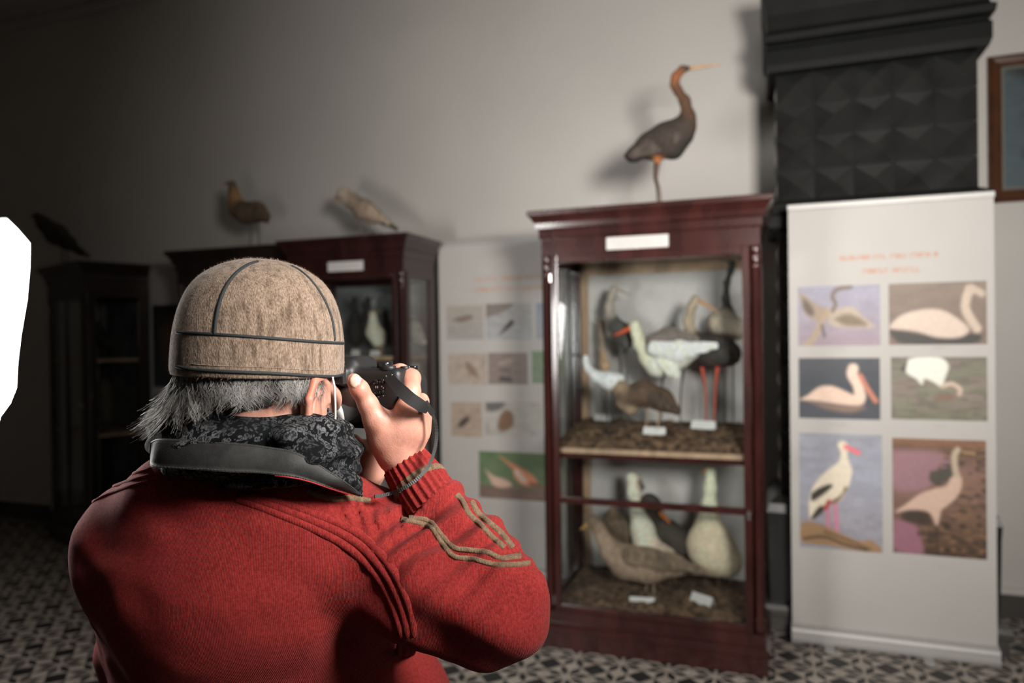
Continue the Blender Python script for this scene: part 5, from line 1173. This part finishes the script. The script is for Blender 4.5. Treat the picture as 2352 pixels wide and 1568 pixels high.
bird('goose', 'grey-brown goose standing at the front of the lower shelf facing left', G2_, 3.26, [
    ([(1362, 1195, 15), (1372, 1205, 13)], (92, 80, 68)), ([(1374, 1212, 13), (1384, 1232, 15), (1398, 1256, 21)], (124, 108, 94)), ([(1408, 1270, 27), (1440, 1290, 37), (1490, 1298, 38), (1545, 1298, 25)], (122, 106, 92)), ([(1545, 1296, 22), (1600, 1308, 10), (1628, 1316, 5)], (110, 96, 84))],
    beak=([(1350, 1203, 7), (1341, 1211, 5), (1333, 1216, 2.5)], (124, 98, 60)), legs=[[(1492, 1328), (1502, 1345), (1500, 1372)], [(1478, 1328, .04), (1484, 1345, .04), (1482, 1372, .04)]], base=Lb, legcol=(.33, .24, .17),
    wing=[([(1450, 1278, 22), (1510, 1288, 22), (1600, 1308, 6)], (92, 80, 68), -.075)], eye=(1358, 1190, 1.8, 12), mott=.5)
bird('swan', 'white-necked bird behind the front goose on the lower shelf', G2_, 3.43, [
    ([(1452, 1098, 14), (1456, 1130, 13), (1466, 1175, 17), (1476, 1215, 25), (1484, 1245, 30)], (186, 174, 158)), ([(1490, 1260, 30), (1530, 1275, 26)], (150, 140, 128)), ([(1466, 1108, 9), (1474, 1118, 7)], (56, 46, 40))],
    beak=([(1460, 1106, 6), (1480, 1122, 3)], (62, 46, 36)), legs=[[(1490, 1280), (1490, 1320), (1490, 1345)], [(1508, 1280, .02), (1508, 1320, .02), (1508, 1345, .02)]], base=Lb)
bird('black_duck', 'dark duck with an orange bill between the two white necks', G2_, 3.40, [
    ([(1490, 1150, 17), (1498, 1158, 17), (1512, 1190, 17, .05)], (46, 42, 38)), ([(1535, 1222, 30, .06), (1565, 1248, 32, .07)], (48, 44, 40))],
    beak=([(1503, 1166, 6), (1522, 1183, 5), (1538, 1200, 2.5)], (160, 92, 44)), legs=[[(1530, 1260), (1530, 1300), (1530, 1335)], [(1550, 1260, .02), (1550, 1300, .02), (1550, 1335, .02)]], base=Lb)
bird('swan', 'large white goose with a straight tall neck at the right of the lower shelf', G2_, 3.42, [
    ([(1632, 1082, 12), (1631, 1120, 12), (1629, 1160, 15), (1628, 1195, 22)], (192, 176, 156)), ([(1628, 1205, 28), (1630, 1245, 48), (1640, 1270, 52), (1672, 1290, 32)], (178, 162, 142))],
    beak=([(1626, 1076, 5), (1614, 1084, 3)], (150, 110, 60)), legs=[[(1622, 1310), (1620, 1325), (1620, 1350)], [(1650, 1310, .02), (1650, 1325, .02), (1650, 1350, .02)]], base=Lb, mott=.2)
bird('duck', 'brown mottled duck behind the neck of the front goose', G2_, 3.50, [
    ([(1408, 1175, 10), (1400, 1190, 10)], (120, 104, 86)), ([(1412, 1200, 24), (1438, 1222, 26), (1430, 1245, 24)], (88, 76, 64))],
    beak=([(1400, 1178, 4), (1388, 1186, 2)], (90, 80, 60)), legs=[[(1420, 1262), (1420, 1300), (1420, 1335)], [(1436, 1262, .02), (1436, 1300, .02), (1436, 1335, .02)]], base=Lb, mott=.8)
SB_ = 1.317
bird('auk', 'white-breasted upright sea bird in the dark cabinet above the camera', G3_, 3.62, [
    ([(858, 722, 7), (857, 740, 8), (859, 762, 16), (866, 784, 13)], (186, 174, 158)), ([(852, 716, 8), (848, 730, 6, .03), (872, 770, 13, .04), (876, 788, 8, .03)], (40, 40, 40))],
    beak=([(862, 716, 3), (878, 712, 1)], (90, 80, 60)), legs=[[(870, 790), (876, 800), (876, 812)], [(862, 790, .02), (864, 800, .02), (864, 812, .02)]], base=SB_, legcol=(.45, .2, .05), res=.004)
for (dx, Yq, lb) in [(0, 3.64, 'dark upright bird beside the white-breasted one in the dark cabinet'), (-31, 3.60, 'dark upright bird half hidden by the right side of the felt cap')]:
    bird('cormorant', lb, G3_, Yq, [([(845+dx, 688, 7), (844+dx, 706, 6.5), (846+dx, 730, 9), (846+dx, 752, 17), (848+dx, 778, 17)], (34, 32, 30))],
         beak=([(848+dx, 686, 2.8), (862+dx, 682, 1)], (60, 54, 46)), legs=[[(846+dx, 792), (846+dx, 802), (846+dx, 813)], [(854+dx, 792, .02), (854+dx, 802, .02), (854+dx, 813, .02)]], base=SB_, res=.005)
bird('gull', 'white gull seen through the right side glass of the dark cabinet', G3_, 3.74, [([(950, 735, 7), (953, 752, 12), (958, 772, 14), (972, 786, 7)], (176, 168, 158))],
     beak=([(944, 734, 3), (934, 738, 1)], (120, 100, 60)), legs=[[(956, 785), (956, 796), (956, 808)], [(962, 785, .02), (962, 796, .02), (962, 808, .02)]], base=SB_, res=.005)
YL = float(W(240, 930, 4.95)[1])
bird('owl', 'dim pale upright bird in the far left corner cabinet', G3_, YL, [([(238, 880, 12), (240, 905, 17), (242, 940, 18), (246, 965, 10)], (70, 64, 52))], beak=([(226, 880, 3), (222, 886, 1)], (60, 50, 40)), legs=[[(240, 965), (240, 985), (240, 1005)], [(248, 965, .02), (248, 985, .02), (248, 1005, .02)]], base=.792, res=.006)
YL2 = float(W(235, 800, 4.95)[1])
bird('crow', 'dark bird on the highest shelf of the far left corner cabinet', G3_, YL2, [([(215, 742, 9), (222, 760, 12), (240, 782, 15), (262, 798, 8)], (40, 40, 40))], beak=([(207, 742, 3), (198, 746, 1)], (40, 38, 34)), legs=[[(235, 795), (235, 805), (235, 820)], [(243, 795, .02), (243, 805, .02), (243, 820, .02)]], base=1.302, res=.006)

# ---- specimen cards
def onZ(px, py, z): d = ray(px, py); return CAM+d*((z-CH)/d[2])
def card(px, py, w_, h_, z, rz, label, group='specimen cards on the straw', tilt=.5, zf=None):
    p = onY(px, py, z); p[2] = (zf if zf else p[2]+.016); o = empty('specimen_card', tuple(p), rz); tag(o, label, 'card', group)
    c, s = math.cos(tilt), math.sin(tilt); q = []
    for (x_, v_) in ((-w_/2, 0), (w_/2, 0), (w_/2, h_), (-w_/2, h_)): q.append((x_, v_*s, v_*c))
    back = [(a, b_+.0012, c_) for a, b_, c_ in q]; MB().add(q+back, [(0, 1, 2, 3), (7, 6, 5, 4), (0, 4, 5, 1), (1, 5, 6, 2), (2, 6, 7, 3), (3, 7, 4, 0)]).build('front_leaf', MT['card'], o)
    q2 = [(-w_/2, 2*h_*s, 0), (w_/2, 2*h_*s, 0), (w_/2, h_*s+.0013, h_*c), (-w_/2, h_*s+.0013, h_*c)]; b2 = [(a, b_+.0012, c_) for a, b_, c_ in q2]
    MB().add(q2+b2, [(0, 1, 2, 3), (7, 6, 5, 4), (0, 4, 5, 1), (1, 5, 6, 2), (2, 6, 7, 3), (3, 7, 4, 0)]).build('rear_leaf', MT['card'], o)
    r = random.Random(int(px)); mb = MB()
    for row in range(2):
        x_ = -w_*.36+.004*row
        while x_ < w_*.34:
            a = r.uniform(.002, .005); v_ = h_*(.62-.32*row); zz, yy = v_*c, v_*s-.0006
            mb.add([(x_, yy, zz), (x_+a, yy, zz), (x_+a, yy+.0025*s, zz+.0025*c), (x_, yy+.0025*s, zz+.0025*c)], [(0, 1, 2, 3)]); x_ += a+.0015
    mb.build('lettering', MT['caption'], o)
card(1385, 973, .088, .036, 3.50, .1, 'white card at the left under the egret'); card(1502, 1006, .098, .036, 3.22, 0, 'white card at the front edge below the mottled bittern'); card(1613, 993, .108, .040, 3.33, -.25, 'white card beside the red-legged stork')
card(1475, 1404, .112, .046, 3.19, .15, 'white card in the straw below the front goose'); card(1607, 1396, .108, .044, 3.24, -.55, 'tilted white card in the straw right of the front goose')
card(815, 806, .05, .035, 3.56, 0, 'white card by the cap in the dark cabinet', tilt=.25, zf=SB_); card(860, 809, .062, .030, 3.56, 0, 'white card under the white-breasted sea bird', tilt=.25, zf=SB_)
